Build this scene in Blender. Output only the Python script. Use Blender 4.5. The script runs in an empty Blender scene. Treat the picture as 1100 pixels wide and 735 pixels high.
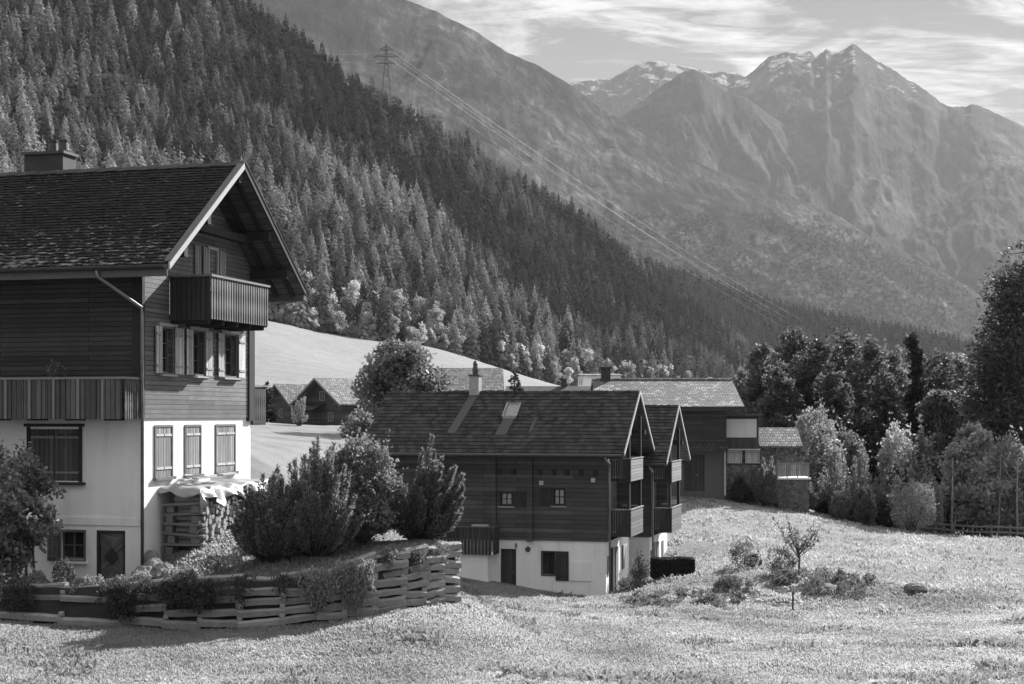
import bpy, bmesh, math, random
import numpy as np
from mathutils import Vector, Matrix

# ------------------------------------------------------------------ camera, sky, sun, exposure
SC = bpy.context.scene
COL = SC.collection
F = 1620.0            # focal length in photo pixels (photo 1100 px wide)
EYE = 10.0            # eye level, metres
HOR = 446.0           # photo row of the horizon
cam = bpy.data.cameras.new('camera')
cam.sensor_width = 36.0
cam.lens = F / 1100.0 * 36.0
cam.shift_y = (HOR - 367.5) / 1100.0
cam.clip_start = 0.1
cam.clip_end = 40000.0
camo = bpy.data.objects.new('camera', cam)
camo.location = (0, 0, EYE)
camo.rotation_euler = (math.radians(90), 0, 0)
COL.objects.link(camo)
SC.camera = camo

SUN_AZ = math.radians(36)     # to the right of the view axis, behind the scene
SUN_EL = math.radians(30)
W = bpy.data.worlds.new('World')
SC.world = W
W.use_nodes = True
wn, wl = W.node_tree.nodes, W.node_tree.links
wn.clear()
def wnode(t, **k):
    n = wn.new(t)
    for a, b in k.items():
        setattr(n, a, b)
    return n
sky = wnode('ShaderNodeTexSky', sky_type='NISHITA', sun_disc=False)
sky.sun_elevation = SUN_EL
sky.sun_rotation = SUN_AZ
sky.altitude = 1300
sky.air_density = 1.0
sky.dust_density = 0.2
sepc = wnode('ShaderNodeSeparateColor')   # black-and-white film behind a red filter: the sky's red light only
wl.new(sky.outputs[0], sepc.inputs[0])
tc = wnode('ShaderNodeTexCoord')
sep = wnode('ShaderNodeSeparateXYZ')
wl.new(tc.outputs['Generated'], sep.inputs[0])
def wmath(op, a, b=None):
    n = wnode('ShaderNodeMath', operation=op)
    for i, v in enumerate((a, b)):
        if v is None: continue
        if isinstance(v, (int, float)): n.inputs[i].default_value = v
        else: wl.new(v, n.inputs[i])
    return n.outputs[0]
zc = wmath('MAXIMUM', sep.outputs['Z'], 0.02)
zd = wmath('ADD', zc, 0.06)
cu = wmath('DIVIDE', sep.outputs['X'], zd)
cv = wmath('DIVIDE', sep.outputs['Y'], zd)
comb = wnode('ShaderNodeCombineXYZ')
wl.new(wmath('ADD', cu, wmath('MULTIPLY', cv, -0.25)), comb.inputs[0])
wl.new(cv, comb.inputs[1])
n1 = wnode('ShaderNodeTexNoise'); n1.inputs['Scale'].default_value = 2.0; n1.inputs['Detail'].default_value = 9
n1.inputs['Roughness'].default_value = 0.6; n1.inputs['Distortion'].default_value = 0.9
wl.new(comb.outputs[0], n1.inputs['Vector'])
mp = wnode('ShaderNodeMapping'); mp.inputs['Scale'].default_value = (1.1, 3.2, 1); mp.inputs['Rotation'].default_value = (0, 0, 0.5)
wl.new(comb.outputs[0], mp.inputs['Vector'])
n2 = wnode('ShaderNodeTexNoise'); n2.inputs['Scale'].default_value = 2.4; n2.inputs['Detail'].default_value = 11
n2.inputs['Roughness'].default_value = 0.68; n2.inputs['Distortion'].default_value = 1.6
wl.new(mp.outputs[0], n2.inputs['Vector'])
rr = wnode('ShaderNodeValToRGB')
rr.color_ramp.elements[0].position = 0.47; rr.color_ramp.elements[0].color = (0, 0, 0, 1)
rr.color_ramp.elements[1].position = 0.6; rr.color_ramp.elements[1].color = (1, 1, 1, 1)
wl.new(wmath('ADD', wmath('MULTIPLY', n1.outputs['Fac'], 0.62), wmath('MULTIPLY', n2.outputs['Fac'], 0.38)), rr.inputs[0])
high = wnode('ShaderNodeMapRange'); high.clamp = True     # bright cloud added overhead, out of view, to raise the ambient light
for i_, v_ in ((1, 0.36), (2, 0.75), (3, 0.0), (4, 0.75)): high.inputs[i_].default_value = v_
wl.new(sep.outputs['Z'], high.inputs[0])
above = wmath('MAXIMUM', wmath('MULTIPLY', rr.outputs[0], 0.85), high.outputs[0])
mix = wnode('ShaderNodeMix', data_type='FLOAT')
wl.new(above, mix.inputs[0]); wl.new(wmath('MULTIPLY', sepc.outputs[0], 0.6), mix.inputs[2])      # and the filter's own density
CLOUD = 8.0
wl.new(wmath('ADD', CLOUD, wmath('MULTIPLY', high.outputs[0], 4.5)), mix.inputs[3])
bg = wnode('ShaderNodeBackground')
SKY_STRENGTH = 0.05
bg.inputs['Strength'].default_value = SKY_STRENGTH
wl.new(mix.outputs[0], bg.inputs['Color'])
out = wnode('ShaderNodeOutputWorld')
wl.new(bg.outputs[0], out.inputs[0])

sl = bpy.data.lights.new('sun', 'SUN')
sl.energy = 5.0
sl.angle = math.radians(0.53)
sl.color = (1.0, 1.0, 1.0)
so = bpy.data.objects.new('sun', sl)
sdir = Vector((math.sin(SUN_AZ) * math.cos(SUN_EL), math.cos(SUN_AZ) * math.cos(SUN_EL), math.sin(SUN_EL)))
so.rotation_euler = sdir.to_track_quat('Z', 'Y').to_euler()
so.location = (60, 60, 80)
COL.objects.link(so)

vs = SC.view_settings
vs.view_transform = 'Standard'
vs.look = 'None'
vs.exposure = 1.32
vs.gamma = 1.0
vs.use_curve_mapping = False
SC.cycles.max_bounces = 6
SC.cycles.diffuse_bounces = 3
SC.cycles.transmission_bounces = 4
SC.cycles.volume_bounces = 0
SC.cycles.use_denoising = True
HAZE_DENSITY = 2.9e-5

random.seed(7)
RNG = np.random.default_rng(11)

# ------------------------------------------------------------------ helpers
def P(px, py, d):
    """photo pixel at depth d (metres along the view axis) -> world point"""
    return Vector(((px - 550.0) / F * d, d, EYE - (py - HOR) / F * d))

def tag(o, label=None, cat=None, group=None, kind=None):
    if label: o['label'] = label
    if cat: o['category'] = cat
    if group: o['group'] = group
    if kind: o['kind'] = kind
    return o

def empty(name, loc, rz=0.0):
    o = bpy.data.objects.new(name, None)
    o.empty_display_size = 0.3
    o.location = loc
    o.rotation_euler = (0, 0, rz)
    COL.objects.link(o)
    return o

def link(name, me, mat=None, parent=None):
    if mat is not None:
        for m in (mat if isinstance(mat, (list, tuple)) else [mat]):
            me.materials.append(m)
    o = bpy.data.objects.new(name, me)
    COL.objects.link(o)
    if parent is not None:
        o.parent = parent
    return o

def np_mesh(name, verts, faces, n=4, smooth=False, attrs=None):
    """fast mesh from arrays; faces is (k,n)"""
    me = bpy.data.meshes.new(name)
    verts = np.asarray(verts, dtype=np.float32); faces = np.asarray(faces, dtype=np.int32)
    me.vertices.add(len(verts)); me.vertices.foreach_set('co', verts.ravel())
    me.loops.add(faces.size); me.loops.foreach_set('vertex_index', faces.ravel())
    me.polygons.add(len(faces))
    me.polygons.foreach_set('loop_start', np.arange(0, faces.size, n, dtype=np.int32))
    me.polygons.foreach_set('loop_total', np.full(len(faces), n, dtype=np.int32))
    me.polygons.foreach_set('use_smooth', np.full(len(faces), smooth, dtype=bool))
    for k, v in (attrs or {}).items():
        a = me.attributes.new(k, 'FLOAT', 'POINT')
        a.data.foreach_set('value', np.asarray(v, dtype=np.float32))
    me.update(calc_edges=True)
    return me

class MB:
    """collects boxes, bars and tubes; build() links them as ONE mesh object"""
    def __init__(s): s.v = []; s.f = []
    def add(s, vs_, fs):
        b = len(s.v); s.v += [tuple(x) for x in vs_]; s.f += [tuple(i + b for i in f) for f in fs]
    def box(s, x0, x1, y0, y1, z0, z1):
        s.add([(x0,y0,z0),(x1,y0,z0),(x1,y1,z0),(x0,y1,z0),(x0,y0,z1),(x1,y0,z1),(x1,y1,z1),(x0,y1,z1)],
              [(0,3,2,1),(4,5,6,7),(0,1,5,4),(1,2,6,5),(2,3,7,6),(3,0,4,7)])
        return s
    def bar(s, p, q, w, h, up=(0,0,1)):
        p = Vector(p); q = Vector(q); d = (q - p).normalized()
        sd = d.cross(Vector(up))
        if sd.length < 1e-4: sd = d.cross(Vector((1,0,0)))
        sd.normalize(); u = sd.cross(d).normalized()
        a = sd * w / 2; b = u * h / 2
        s.add([p-a-b,p+a-b,p+a+b,p-a+b,q-a-b,q+a-b,q+a+b,q-a+b],
              [(0,3,2,1),(4,5,6,7),(0,1,5,4),(1,2,6,5),(2,3,7,6),(3,0,4,7)])
        return s
    def tube(s, pts, r, n=8, cap=True):
        pts = [Vector(p) for p in pts]
        rs = r if isinstance(r, (list, tuple)) else [r] * len(pts)
        b = len(s.v); m = len(pts)
        for i, p in enumerate(pts):
            d = (pts[min(i+1, m-1)] - pts[max(i-1, 0)]).normalized()
            a = d.cross(Vector((0,0,1)))
            if a.length < 0.05: a = d.cross(Vector((1,0,0)))
            a.normalize(); c = d.cross(a).normalized()
            for k in range(n):
                t = 2 * math.pi * k / n
                s.v.append(tuple(p + (a * math.cos(t) + c * math.sin(t)) * rs[i]))
        for i in range(m - 1):
            for k in range(n):
                k2 = (k + 1) % n
                s.f.append((b+i*n+k, b+i*n+k2, b+(i+1)*n+k2, b+(i+1)*n+k))
        if cap:
            s.f.append(tuple(b + k for k in reversed(range(n))))
            s.f.append(tuple(b + (m-1)*n + k for k in range(n)))
        return s
    def poly(s, pts):
        s.add(pts, [tuple(range(len(pts)))]); return s
    def prism(s, pts, off):
        """flat polygon pts extruded by vector off"""
        off = Vector(off); n = len(pts)
        a = [Vector(p) for p in pts]; b = [p + off for p in a]
        s.add(a + b, [tuple(range(n)), tuple(reversed(range(n, 2*n)))] + [(i, (i+1) % n, n + (i+1) % n, n + i) for i in range(n)])
        return s
    def lathe(s, prof, c, n=14):
        b = len(s.v)
        for (r, z) in prof:
            for k in range(n):
                t = 2*math.pi*k/n; s.v.append((c[0]+r*math.cos(t), c[1]+r*math.sin(t), c[2]+z))
        for i in range(len(prof)-1):
            for k in range(n):
                k2 = (k+1) % n
                s.f.append((b+i*n+k, b+i*n+k2, b+(i+1)*n+k2, b+(i+1)*n+k))
        return s
    def each(s, name, mat, parent=None, nv=8, **k):
        """every box or bar collected becomes a mesh of its own"""
        for b in range(0, len(s.v), nv):
            m = MB(); m.v = s.v[b:b+nv]; m.f = [tuple(i-b for i in f) for f in s.f if b <= f[0] < b+nv]
            m.build(name, mat, parent, **k)
    def build(s, name, mat, parent=None, smooth=False, bevel=0.0):
        me = bpy.data.meshes.new(name)
        me.from_pydata(s.v, [], s.f)
        bm = bmesh.new(); bm.from_mesh(me)
        bmesh.ops.recalc_face_normals(bm, faces=bm.faces)
        bm.to_mesh(me); bm.free()
        if smooth:
            for p in me.polygons: p.use_smooth = True
        o = link(name, me, mat, parent)
        if bevel:
            m = o.modifiers.new('bevel', 'BEVEL'); m.width = bevel; m.segments = 1; m.limit_method = 'ANGLE'
        return o

# numpy noise
def _hash(ix, iy, seed):
    h = (ix.astype(np.int64) * 374761393 + iy.astype(np.int64) * 668265263 + seed * 974634777) & 0xffffffff
    h = ((h ^ (h >> 13)) * 1274126177) & 0xffffffff
    return ((h ^ (h >> 16)) & 0xffff) / 65535.0
def vnoise(x, y, seed=0):
    ix = np.floor(x); iy = np.floor(y); fx = x - ix; fy = y - iy
    fx = fx*fx*fx*(fx*(fx*6-15)+10); fy = fy*fy*fy*(fy*(fy*6-15)+10)
    a = _hash(ix, iy, seed); b = _hash(ix+1, iy, seed); c = _hash(ix, iy+1, seed); d = _hash(ix+1, iy+1, seed)
    return (a + (b-a)*fx) * (1-fy) + (c + (d-c)*fx) * fy
def fbm(x, y, oct=5, seed=0, gain=0.5, ridged=False):
    x = np.asarray(x, float); y = np.asarray(y, float)
    s = 0; a = 1.0; t = 0
    for o in range(oct):
        n = vnoise(x * 2**o + 13.7*o, y * 2**o + 7.3*o, seed + o) * 2 - 1
        if ridged: n = 1 - 2 * np.abs(n)
        s = s + a * n; t += a; a *= gain
    return s / t

# ------------------------------------------------------------------ materials (all greys: a black-and-white place)
def nodes(name):
    m = bpy.data.materials.new(name); m.use_nodes = True
    nt = m.node_tree; nt.nodes.clear()
    o = nt.nodes.new('ShaderNodeOutputMaterial')
    return m, nt, o
class N:
    """small node-graph helper"""
    def __init__(s, nt): s.nt = nt
    def n(s, t, ins=None, **k):
        x = s.nt.nodes.new(t)
        for a, b in k.items(): setattr(x, a, b)
        for a, b in (ins or {}).items():
            if hasattr(b, 'is_linked'): s.nt.links.new(b, x.inputs[a])
            else: x.inputs[a].default_value = b
        return x
    def math(s, op, a, b=0.0, c=None):
        ins = {0: a, 1: b}
        if c is not None: ins[2] = c
        return s.n('ShaderNodeMath', ins, operation=op).outputs[0]
    def ramp(s, fac, stops):
        r = s.n('ShaderNodeValToRGB', {0: fac}); e = r.color_ramp.elements
        while len(e) < len(stops): e.new(0.5)
        for i, (p, v) in enumerate(stops):
            e[i].position = p; e[i].color = (v, v, v, 1)
        return r.outputs[0]
    def noise(s, vec, scale, detail=4, rough=0.55, dist=0.0):
        return s.n('ShaderNodeTexNoise', {'Vector': vec, 'Scale': scale, 'Detail': detail, 'Roughness': rough, 'Distortion': dist}).outputs['Fac']
    def scale(s, vec, sc, rot=(0,0,0)):
        return s.n('ShaderNodeMapping', {'Vector': vec, 'Scale': sc, 'Rotation': rot}).outputs[0]
    def bump(s, h, strength, dist):
        return s.n('ShaderNodeBump', {'Height': h, 'Strength': strength, 'Distance': dist}).outputs[0]
    def obj(s): return s.n('ShaderNodeTexCoord').outputs['Object']
    def bsdf(s, out, col, rough=0.85, normal=None, spec=0.3, metal=0.0):
        ins = {'Roughness': rough, 'Specular IOR Level': spec, 'Metallic': metal}
        if isinstance(col, (int, float)): col = (col, col, col, 1)
        ins['Base Color'] = col
        if normal is not None: ins['Normal'] = normal
        b = s.n('ShaderNodeBsdfPrincipled', ins)
        s.nt.links.new(b.outputs[0], out.inputs[0])
        return b

def mat_plain(name, v, rough=0.7, spec=0.3, var=0.25, sc=6.0, metal=0.0):
    m, nt, o = nodes(name); g = N(nt); c = g.obj()
    f = g.noise(c, sc, 5, 0.6)
    col = g.ramp(f, [(0.25, v*(1-var)), (0.75, v*(1+var))])
    g.bsdf(o, col, rough, g.bump(g.noise(c, sc*6, 3), 0.25, 0.01), spec, metal)
    return m
def mat_plaster(name, v):
    m, nt, o = nodes(name); g = N(nt); c = g.obj()
    f = g.noise(c, 0.7, 6, 0.6); f2 = g.noise(g.scale(c, (2.2, 2.2, 0.35)), 1.0, 5, 0.6)
    k = g.math('ADD', g.math('MULTIPLY', f, 0.45), g.math('MULTIPLY', f2, 0.55))
    col = g.ramp(k, [(0.3, v*0.72), (0.45, v*0.93), (0.6, v), (0.75, v*1.05)])
    dirt = g.ramp(g.math('ADD', g.noise(c, 2.6, 6, 0.7), g.math('MULTIPLY', g.noise(c, 14, 3, 0.7), 0.25)), [(0.36, 0.72), (0.5, 1.0)])   # blotchy old repairs and drips
    col = g.math('MULTIPLY', col, dirt)
    g.bsdf(o, col, 0.92, g.bump(g.noise(c, 38, 4, 0.7), 0.5, 0.012), 0.15)
    return m
def mat_boards(name, v, h=0.13, vertical=False, contrast=1.0, spec=0.25, gable=False):
    """timber cladding: board joints, grain and per-board tone"""
    m, nt, o = nodes(name); g = N(nt); c = g.obj()
    s = g.n('ShaderNodeSeparateXYZ', {0: c})
    al = g.math('ADD', s.outputs[0], s.outputs[1])
    if vertical: q = g.n('ShaderNodeCombineXYZ', {0: s.outputs[2], 1: al, 2: 0.0}).outputs[0]
    else: q = g.n('ShaderNodeCombineXYZ', {0: al, 1: s.outputs[2], 2: 0.0}).outputs[0]
    b = g.n('ShaderNodeTexBrick', {'Vector': q, 'Color1': (0.55,0.55,0.55,1), 'Color2': (1,1,1,1), 'Mortar': (0.08,0.08,0.08,1), 'Scale': 1.0,
            'Mortar Size': 0.009, 'Mortar Smooth': 0.4, 'Bias': 0.0, 'Brick Width': 4.1, 'Row Height': h}, offset=0.37)
    grain = g.noise(g.scale(q, (1.2, 22, 1)), 1.6, 6, 0.65)
    blot = g.noise(c, 0.8, 4, 0.6)
    k = g.math('MULTIPLY', b.outputs['Color'], g.math('ADD', g.math('MULTIPLY', grain, 1.1*contrast), g.math('MULTIPLY', blot, 0.7)))
    col = g.ramp(k, [(0.0, v*0.12), (0.35, v*0.55), (0.75, v*1.1), (1.0, v*1.6)])
    hgt = g.math('ADD', g.math('MULTIPLY', b.outputs['Fac'], -1.0), g.math('MULTIPLY', grain, 0.35))
    g.bsdf(o, col, 0.75, g.bump(hgt, 0.7, 0.015), spec)
    return m
def mat_wood(name, v, var=0.45, spec=0.2):
    m, nt, o = nodes(name); g = N(nt); c = g.obj()
    gr = g.noise(g.scale(c, (1.5, 1.5, 1.5)), 3.0, 5, 0.6)
    st = g.noise(g.scale(c, (9, 9, 9)), 4.0, 6, 0.7, 0.6)
    isl = g.n('ShaderNodeNewGeometry').outputs['Random Per Island']
    k = g.math('ADD', g.math('MULTIPLY', gr, 0.3), g.math('ADD', g.math('MULTIPLY', st, 0.4), g.math('MULTIPLY', isl, 0.3)))
    col = g.ramp(k, [(0.25, v*(1-var)), (0.75, v*(1+var))])
    g.bsdf(o, col, 0.8, g.bump(st, 0.5, 0.012), spec)
    return m
def mat_tiles(name, v, light, thr=0.72, spec=0.15, eave=0.0):
    """single roof tiles: per-tile tone, lichen flecks along some edges"""
    m, nt, o = nodes(name); g = N(nt); c = g.obj()
    isl = g.n('ShaderNodeNewGeometry').outputs['Random Per Island']
    big = g.noise(c, 0.5, 4, 0.6)
    fine = g.noise(c, 14, 5, 0.7)
    col = g.ramp(g.math('ADD', g.math('MULTIPLY', isl, 0.55), g.math('MULTIPLY', fine, 0.45)), [(0.15, v*0.45), (0.6, v), (0.9, v*1.7)])
    fl = g.noise(g.scale(c, (4.5, 4.5, 19)), 1.0, 4, 0.6)
    zz = g.n('ShaderNodeSeparateXYZ', {0: c}).outputs[2]
    low_ = g.math('MAXIMUM', g.math('MULTIPLY', g.math('SUBTRACT', eave + 1.3, zz), 0.06), -0.03) if eave else 0.0
    lich = g.ramp(g.math('ADD', g.math('MULTIPLY', fl, 0.85), g.math('ADD', g.math('MULTIPLY', big, 0.22), low_)), [(thr-0.03, 0), (thr+0.04, 1)])
    mx = g.n('ShaderNodeMix', {0: lich, 6: col, 7: (light, light, light, 1)}, data_type='RGBA')
    g.bsdf(o, mx.outputs[2], 0.85, g.bump(fine, 0.4, 0.01), spec)
    return m
def mat_roof(name, v, row=0.3, wid=0.28, pitch=36, light=0.2, spec=0.2, contrast=1.0):
    """tiled roof on one sheet: brick courses with relief, for roofs further off"""
    m, nt, o = nodes(name); g = N(nt); c = g.obj()
    s = g.n('ShaderNodeSeparateXYZ', {0: c})
    q = g.n('ShaderNodeCombineXYZ', {0: s.outputs[0], 1: g.math('DIVIDE', s.outputs[2], math.sin(math.radians(pitch))), 2: 0.0}).outputs[0]
    b = g.n('ShaderNodeTexBrick', {'Vector': q, 'Color1': (0.45,0.45,0.45,1), 'Color2': (1,1,1,1), 'Mortar': (0.12,0.12,0.12,1), 'Scale': 1.0,
            'Mortar Size': 0.035, 'Mortar Smooth': 0.6, 'Brick Width': wid, 'Row Height': row}, offset=0.5)
    f = g.noise(c, 0.6, 5, 0.65); f2 = g.noise(c, 7, 4, 0.6)
    k = g.math('MULTIPLY', b.outputs['Color'], g.math('ADD', g.math('MULTIPLY', f, 0.9), g.math('MULTIPLY', f2, 0.7*contrast)))
    col = g.ramp(k, [(0.02, v*0.25), (0.5, v*0.9), (0.8, v*1.4), (1.0, light)])
    saw = g.math('FRACT', g.math('DIVIDE', g.n('ShaderNodeSeparateXYZ', {0: q}).outputs[1], row))
    hgt = g.math('SUBTRACT', g.math('MULTIPLY', saw, -0.8), b.outputs['Fac'])
    g.bsdf(o, col, 0.8, g.bump(hgt, 0.8, 0.03), spec)
    return m
def mat_stone(name, v, sc=2.2):
    m, nt, o = nodes(name); g = N(nt); c = g.obj()
    vo = g.n('ShaderNodeTexVoronoi', {'Vector': c, 'Scale': sc}, feature='DISTANCE_TO_EDGE').outputs['Distance']
    vc = g.n('ShaderNodeTexVoronoi', {'Vector': c, 'Scale': sc}).outputs['Color']
    tone = g.math('ADD', g.math('MULTIPLY', g.n('ShaderNodeRGBToBW', {0: vc}).outputs[0], 0.7), g.math('MULTIPLY', g.noise(c, 9, 5, 0.7), 0.6))
    edge = g.ramp(vo, [(0.0, 0.3), (0.09, 1.0)])
    col = g.ramp(g.math('MULTIPLY', tone, edge), [(0.05, v*0.2), (0.9, v*1.6)])
    g.bsdf(o, col, 0.9, g.bump(g.math('ADD', edge, g.math('MULTIPLY', g.noise(c, 20, 4, 0.7), 0.4)), 0.8, 0.04), 0.2)
    return m
def mat_rock(name, v):
    m, nt, o = nodes(name); g = N(nt); c = g.obj()
    f = g.noise(c, 3, 8, 0.7)
    g.bsdf(o, g.ramp(f, [(0.3, v*0.5), (0.7, v*1.4)]), 0.9, g.bump(f, 0.8, 0.08), 0.2)
    return m
def mat_glass(name, v=0.02):
    m, nt, o = nodes(name); g = N(nt); c = g.obj()
    g.bsdf(o, g.ramp(g.noise(c, 0.9, 3), [(0.3, v*0.5), (0.7, v*2)]), 0.06, g.bump(g.noise(c, 1.2, 2), 0.05, 0.02), 0.5)
    return m
def mat_leaf(name, lo, hi, trans=0.35, spec=0.25, rough=0.55, usetint=False, tmul=1.5, patch=False):
    """leaves and needles: each leaf its own tone, light passing through"""
    m, nt, o = nodes(name); g = N(nt)
    geo = g.n('ShaderNodeNewGeometry'); oi = g.n('ShaderNodeObjectInfo')
    isl = geo.outputs['Random Per Island']
    if patch:
        at = g.n('ShaderNodeAttribute', attribute_name='tint', attribute_type='GEOMETRY').outputs['Fac']
        k = g.math('ADD', g.math('MULTIPLY', at, 0.6), g.math('MULTIPLY', isl, 0.4))
    elif usetint:
        at = g.n('ShaderNodeAttribute', attribute_name='tint', attribute_type='GEOMETRY').outputs['Fac']
        t = g.math('FRACT', g.math('ADD', at, oi.outputs['Random']))
        t = g.math('POWER', t, 1.3)
        k = g.math('ADD', g.math('MULTIPLY', t, 0.85), g.math('MULTIPLY', isl, 0.15))
    else:
        k = g.math('ADD', g.math('MULTIPLY', isl, 0.7), g.math('MULTIPLY', oi.outputs['Random'], 0.3))
    col = g.ramp(k, [(0.0, lo), (1.0, hi)])
    d = g.n('ShaderNodeBsdfPrincipled', {'Base Color': col, 'Roughness': rough, 'Specular IOR Level': spec})
    tr = g.n('ShaderNodeBsdfTranslucent', {'Color': g.math('MULTIPLY', col, tmul)})
    mx = g.n('ShaderNodeMixShader', {0: trans, 1: d.outputs[0], 2: tr.outputs[0]})
    nt.links.new(mx.outputs[0], o.inputs[0])
    return m
def mat_ground(name):
    m, nt, o = nodes(name); g = N(nt); c = g.obj()
    a = g.noise(c, 0.045, 6, 0.62, 0.4); b = g.noise(c, 0.5, 6, 0.65); d = g.noise(c, 9, 6, 0.75)
    e = g.noise(g.scale(c, (0.02, 0.12, 0.1), (0, 0, 0.3)), 1.0, 5, 0.6)
    mid_ = g.noise(g.scale(c, (0.10, 0.22, 0.3), (0, 0, 0.5)), 1.0, 8, 0.72, 0.5)
    k = g.math('ADD', g.math('ADD', g.math('MULTIPLY', mid_, 0.3), g.math('MULTIPLY', b, 0.28)), g.math('ADD', g.math('MULTIPLY', d, 0.35), g.math('MULTIPLY', e, 0.07)))
    col = g.ramp(k, [(0.36, 0.13), (0.5, 0.22), (0.64, 0.31)])
    y_ = g.n('ShaderNodeMapRange', {0: g.n('ShaderNodeSeparateXYZ', {0: c}).outputs[1], 1: 38.0, 2: 72.0, 3: 0.5, 4: 1.0}).outputs[0]   # near ground darkened in the colour to deepen its shade; mown meadow further up
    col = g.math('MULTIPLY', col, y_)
    g.bsdf(o, col, 0.95, g.bump(g.math('ADD', g.math('MULTIPLY', d, 0.6), b), 0.9, 0.12), 0.05)
    return m
def mat_hill(name, v, rocky=0.0, snow=None, sc=0.004):
    """far slopes: turf and scree in streaks; snow only on ground above a height"""
    m, nt, o = nodes(name); g = N(nt); c = g.obj()
    a = g.noise(c, sc, 8, 0.62, 0.6); b = g.noise(c, sc*6, 12, 0.74, 0.3)
    st = g.noise(g.scale(c, (sc*9, sc*2.2, sc*2.2), (0.2, 0.5, 0.3)), 1.0, 10, 0.72, 0.8)      # scree and turf running downhill
    k = g.math('ADD', g.math('MULTIPLY', a, 0.34), g.math('ADD', g.math('MULTIPLY', b, 0.3), g.math('MULTIPLY', st, 0.36)))
    d = st
    col = g.ramp(k, [(0.41, v*0.1), (0.48, v*0.6), (0.54, v*1.9), (0.62, v*6.0)])
    if snow:
        z = g.n('ShaderNodeSeparateXYZ', {0: c}).outputs[2]
        nz = g.n('ShaderNodeSeparateXYZ', {0: g.n('ShaderNodeNewGeometry').outputs['Normal']}).outputs[2]
        s = g.math('ADD', g.math('MULTIPLY', g.math('SUBTRACT', z, snow), 0.0012), g.math('ADD', g.math('MULTIPLY', g.math('SUBTRACT', nz, 0.66), 1.6), g.math('MULTIPLY', g.math('SUBTRACT', b, 0.5), 3.6)))
        f = g.ramp(s, [(0.5, 0), (0.66, 1)])
        col = g.n('ShaderNodeMix', {0: f, 6: col, 7: (0.4, 0.4, 0.4, 1)}, data_type='RGBA').outputs[2]
    fine = g.noise(c, sc*45, 9, 0.75, 0.2)
    g.bsdf(o, col, 0.95, g.bump(g.math('ADD', g.math('MULTIPLY', fine, 0.35), g.math('ADD', b, g.math('MULTIPLY', d, 0.6))), 1.0, 16.0), 0.02)
    return m

M = {}
M['plaster'] = mat_plaster('plaster', 0.8)
M['plaster_white'] = mat_plaster('plaster_white', 0.8)
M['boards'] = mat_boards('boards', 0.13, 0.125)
M['boards_front'] = mat_boards('boards_front', 0.045, 0.125)  # front wall timber, a darker tone than the gable boards
M['boards_dark'] = mat_boards('boards_dark', 0.05, 0.16)
M['boards_mid'] = mat_boards('boards_mid', 0.075, 0.2)
M['planks'] = mat_boards('planks', 0.09, 0.14, vertical=True)
M['planks_dark'] = mat_boards('planks_dark', 0.05, 0.14, vertical=True)
M['timber_dark'] = mat_wood('timber_dark', 0.035)
M['timber'] = mat_wood('timber', 0.12)
M['timber_pale'] = mat_wood('timber_pale', 0.33, 0.3)
M['timber_grey'] = mat_wood('timber_grey', 0.2, 0.4)
M['sleeper'] = mat_wood('sleeper', 0.22, 0.75)
M['log'] = mat_wood('log', 0.3, 0.55)
M['verge'] = mat_wood('verge', 0.42, 0.2)
M['metal'] = mat_plain('metal', 0.22, 0.4, 0.5, 0.3, 5, 0.6)
M['metal_dark'] = mat_plain('metal_dark', 0.05, 0.45, 0.4)
M['strap'] = mat_plain('strap', 0.5, 0.5)
M['glass'] = mat_glass('glass')
M['curtain'] = mat_plain('curtain', 0.4, 0.9, 0.1, 0.3, 9)
M['tile'] = mat_tiles('tile', 0.018, 0.22, 0.665, eave=8.35)
M['tile_mid'] = mat_tiles('tile_mid', 0.045, 0.12, 0.76)
M['tile_worn'] = mat_tiles('tile_worn', 0.085, 0.2, 0.8)
M['roof_far'] = mat_roof('roof_far', 0.13, 0.3, 0.3, 34, 0.3, contrast=1.4)
M['roof_dark'] = mat_roof('roof_dark', 0.05, 0.32, 0.3, 36, 0.12)
M['soffit'] = mat_boards('soffit', 0.10, 0.15)
M['concrete'] = mat_plain('concrete', 0.3, 0.9, 0.2, 0.2, 3)
M['lead'] = mat_plain('lead', 0.045, 0.75, 0.3, 0.3, 2)
M['stone'] = mat_stone('stone', 0.11, 5.5)
M['rock'] = mat_rock('rock', 0.2)
M['tarp'] = mat_plain('tarp', 0.3, 0.45, 0.4, 0.12, 3)
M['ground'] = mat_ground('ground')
M['soil'] = mat_plain('soil', 0.1, 0.95, 0.1, 0.5, 1.5)
M['bark'] = mat_rock('bark', 0.09)
M['grass'] = mat_leaf('grass', 0.07, 0.27, 0.5, spec=0.6, rough=0.4, tmul=2.6, patch=True)
M['weed'] = mat_leaf('weed', 0.06, 0.22, 0.35)
M['leaf_pale'] = mat_leaf('leaf_pale', 0.12, 0.36, 0.42, spec=0.4)
M['leaf_mid'] = mat_leaf('leaf_mid', 0.06, 0.24, 0.42, spec=0.4)
M['leaf_shrub'] = mat_leaf('leaf_shrub', 0.07, 0.27, 0.42, spec=0.4)
M['leaf_glint'] = mat_leaf('leaf_glint', 0.035, 0.3, 0.4, spec=0.8, rough=0.35)
M['leaf_dark'] = mat_leaf('leaf_dark', 0.025, 0.08, 0.25, spec=0.3)
M['needle'] = mat_leaf('needle', 0.05, 0.3, 0.4, spec=0.3)
M['juniper'] = mat_leaf('juniper', 0.04, 0.36, 0.4, spec=0.3)
M['needle_dark'] = mat_leaf('needle_dark', 0.018, 0.06, 0.2, spec=0.25)
M['forest'] = mat_leaf('forest', 0.02, 0.34, 0.15, usetint=True, spec=0.0)
M['forest_pale'] = mat_leaf('forest_pale', 0.2, 0.5, 0.5, usetint=True, spec=0.1)
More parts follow.
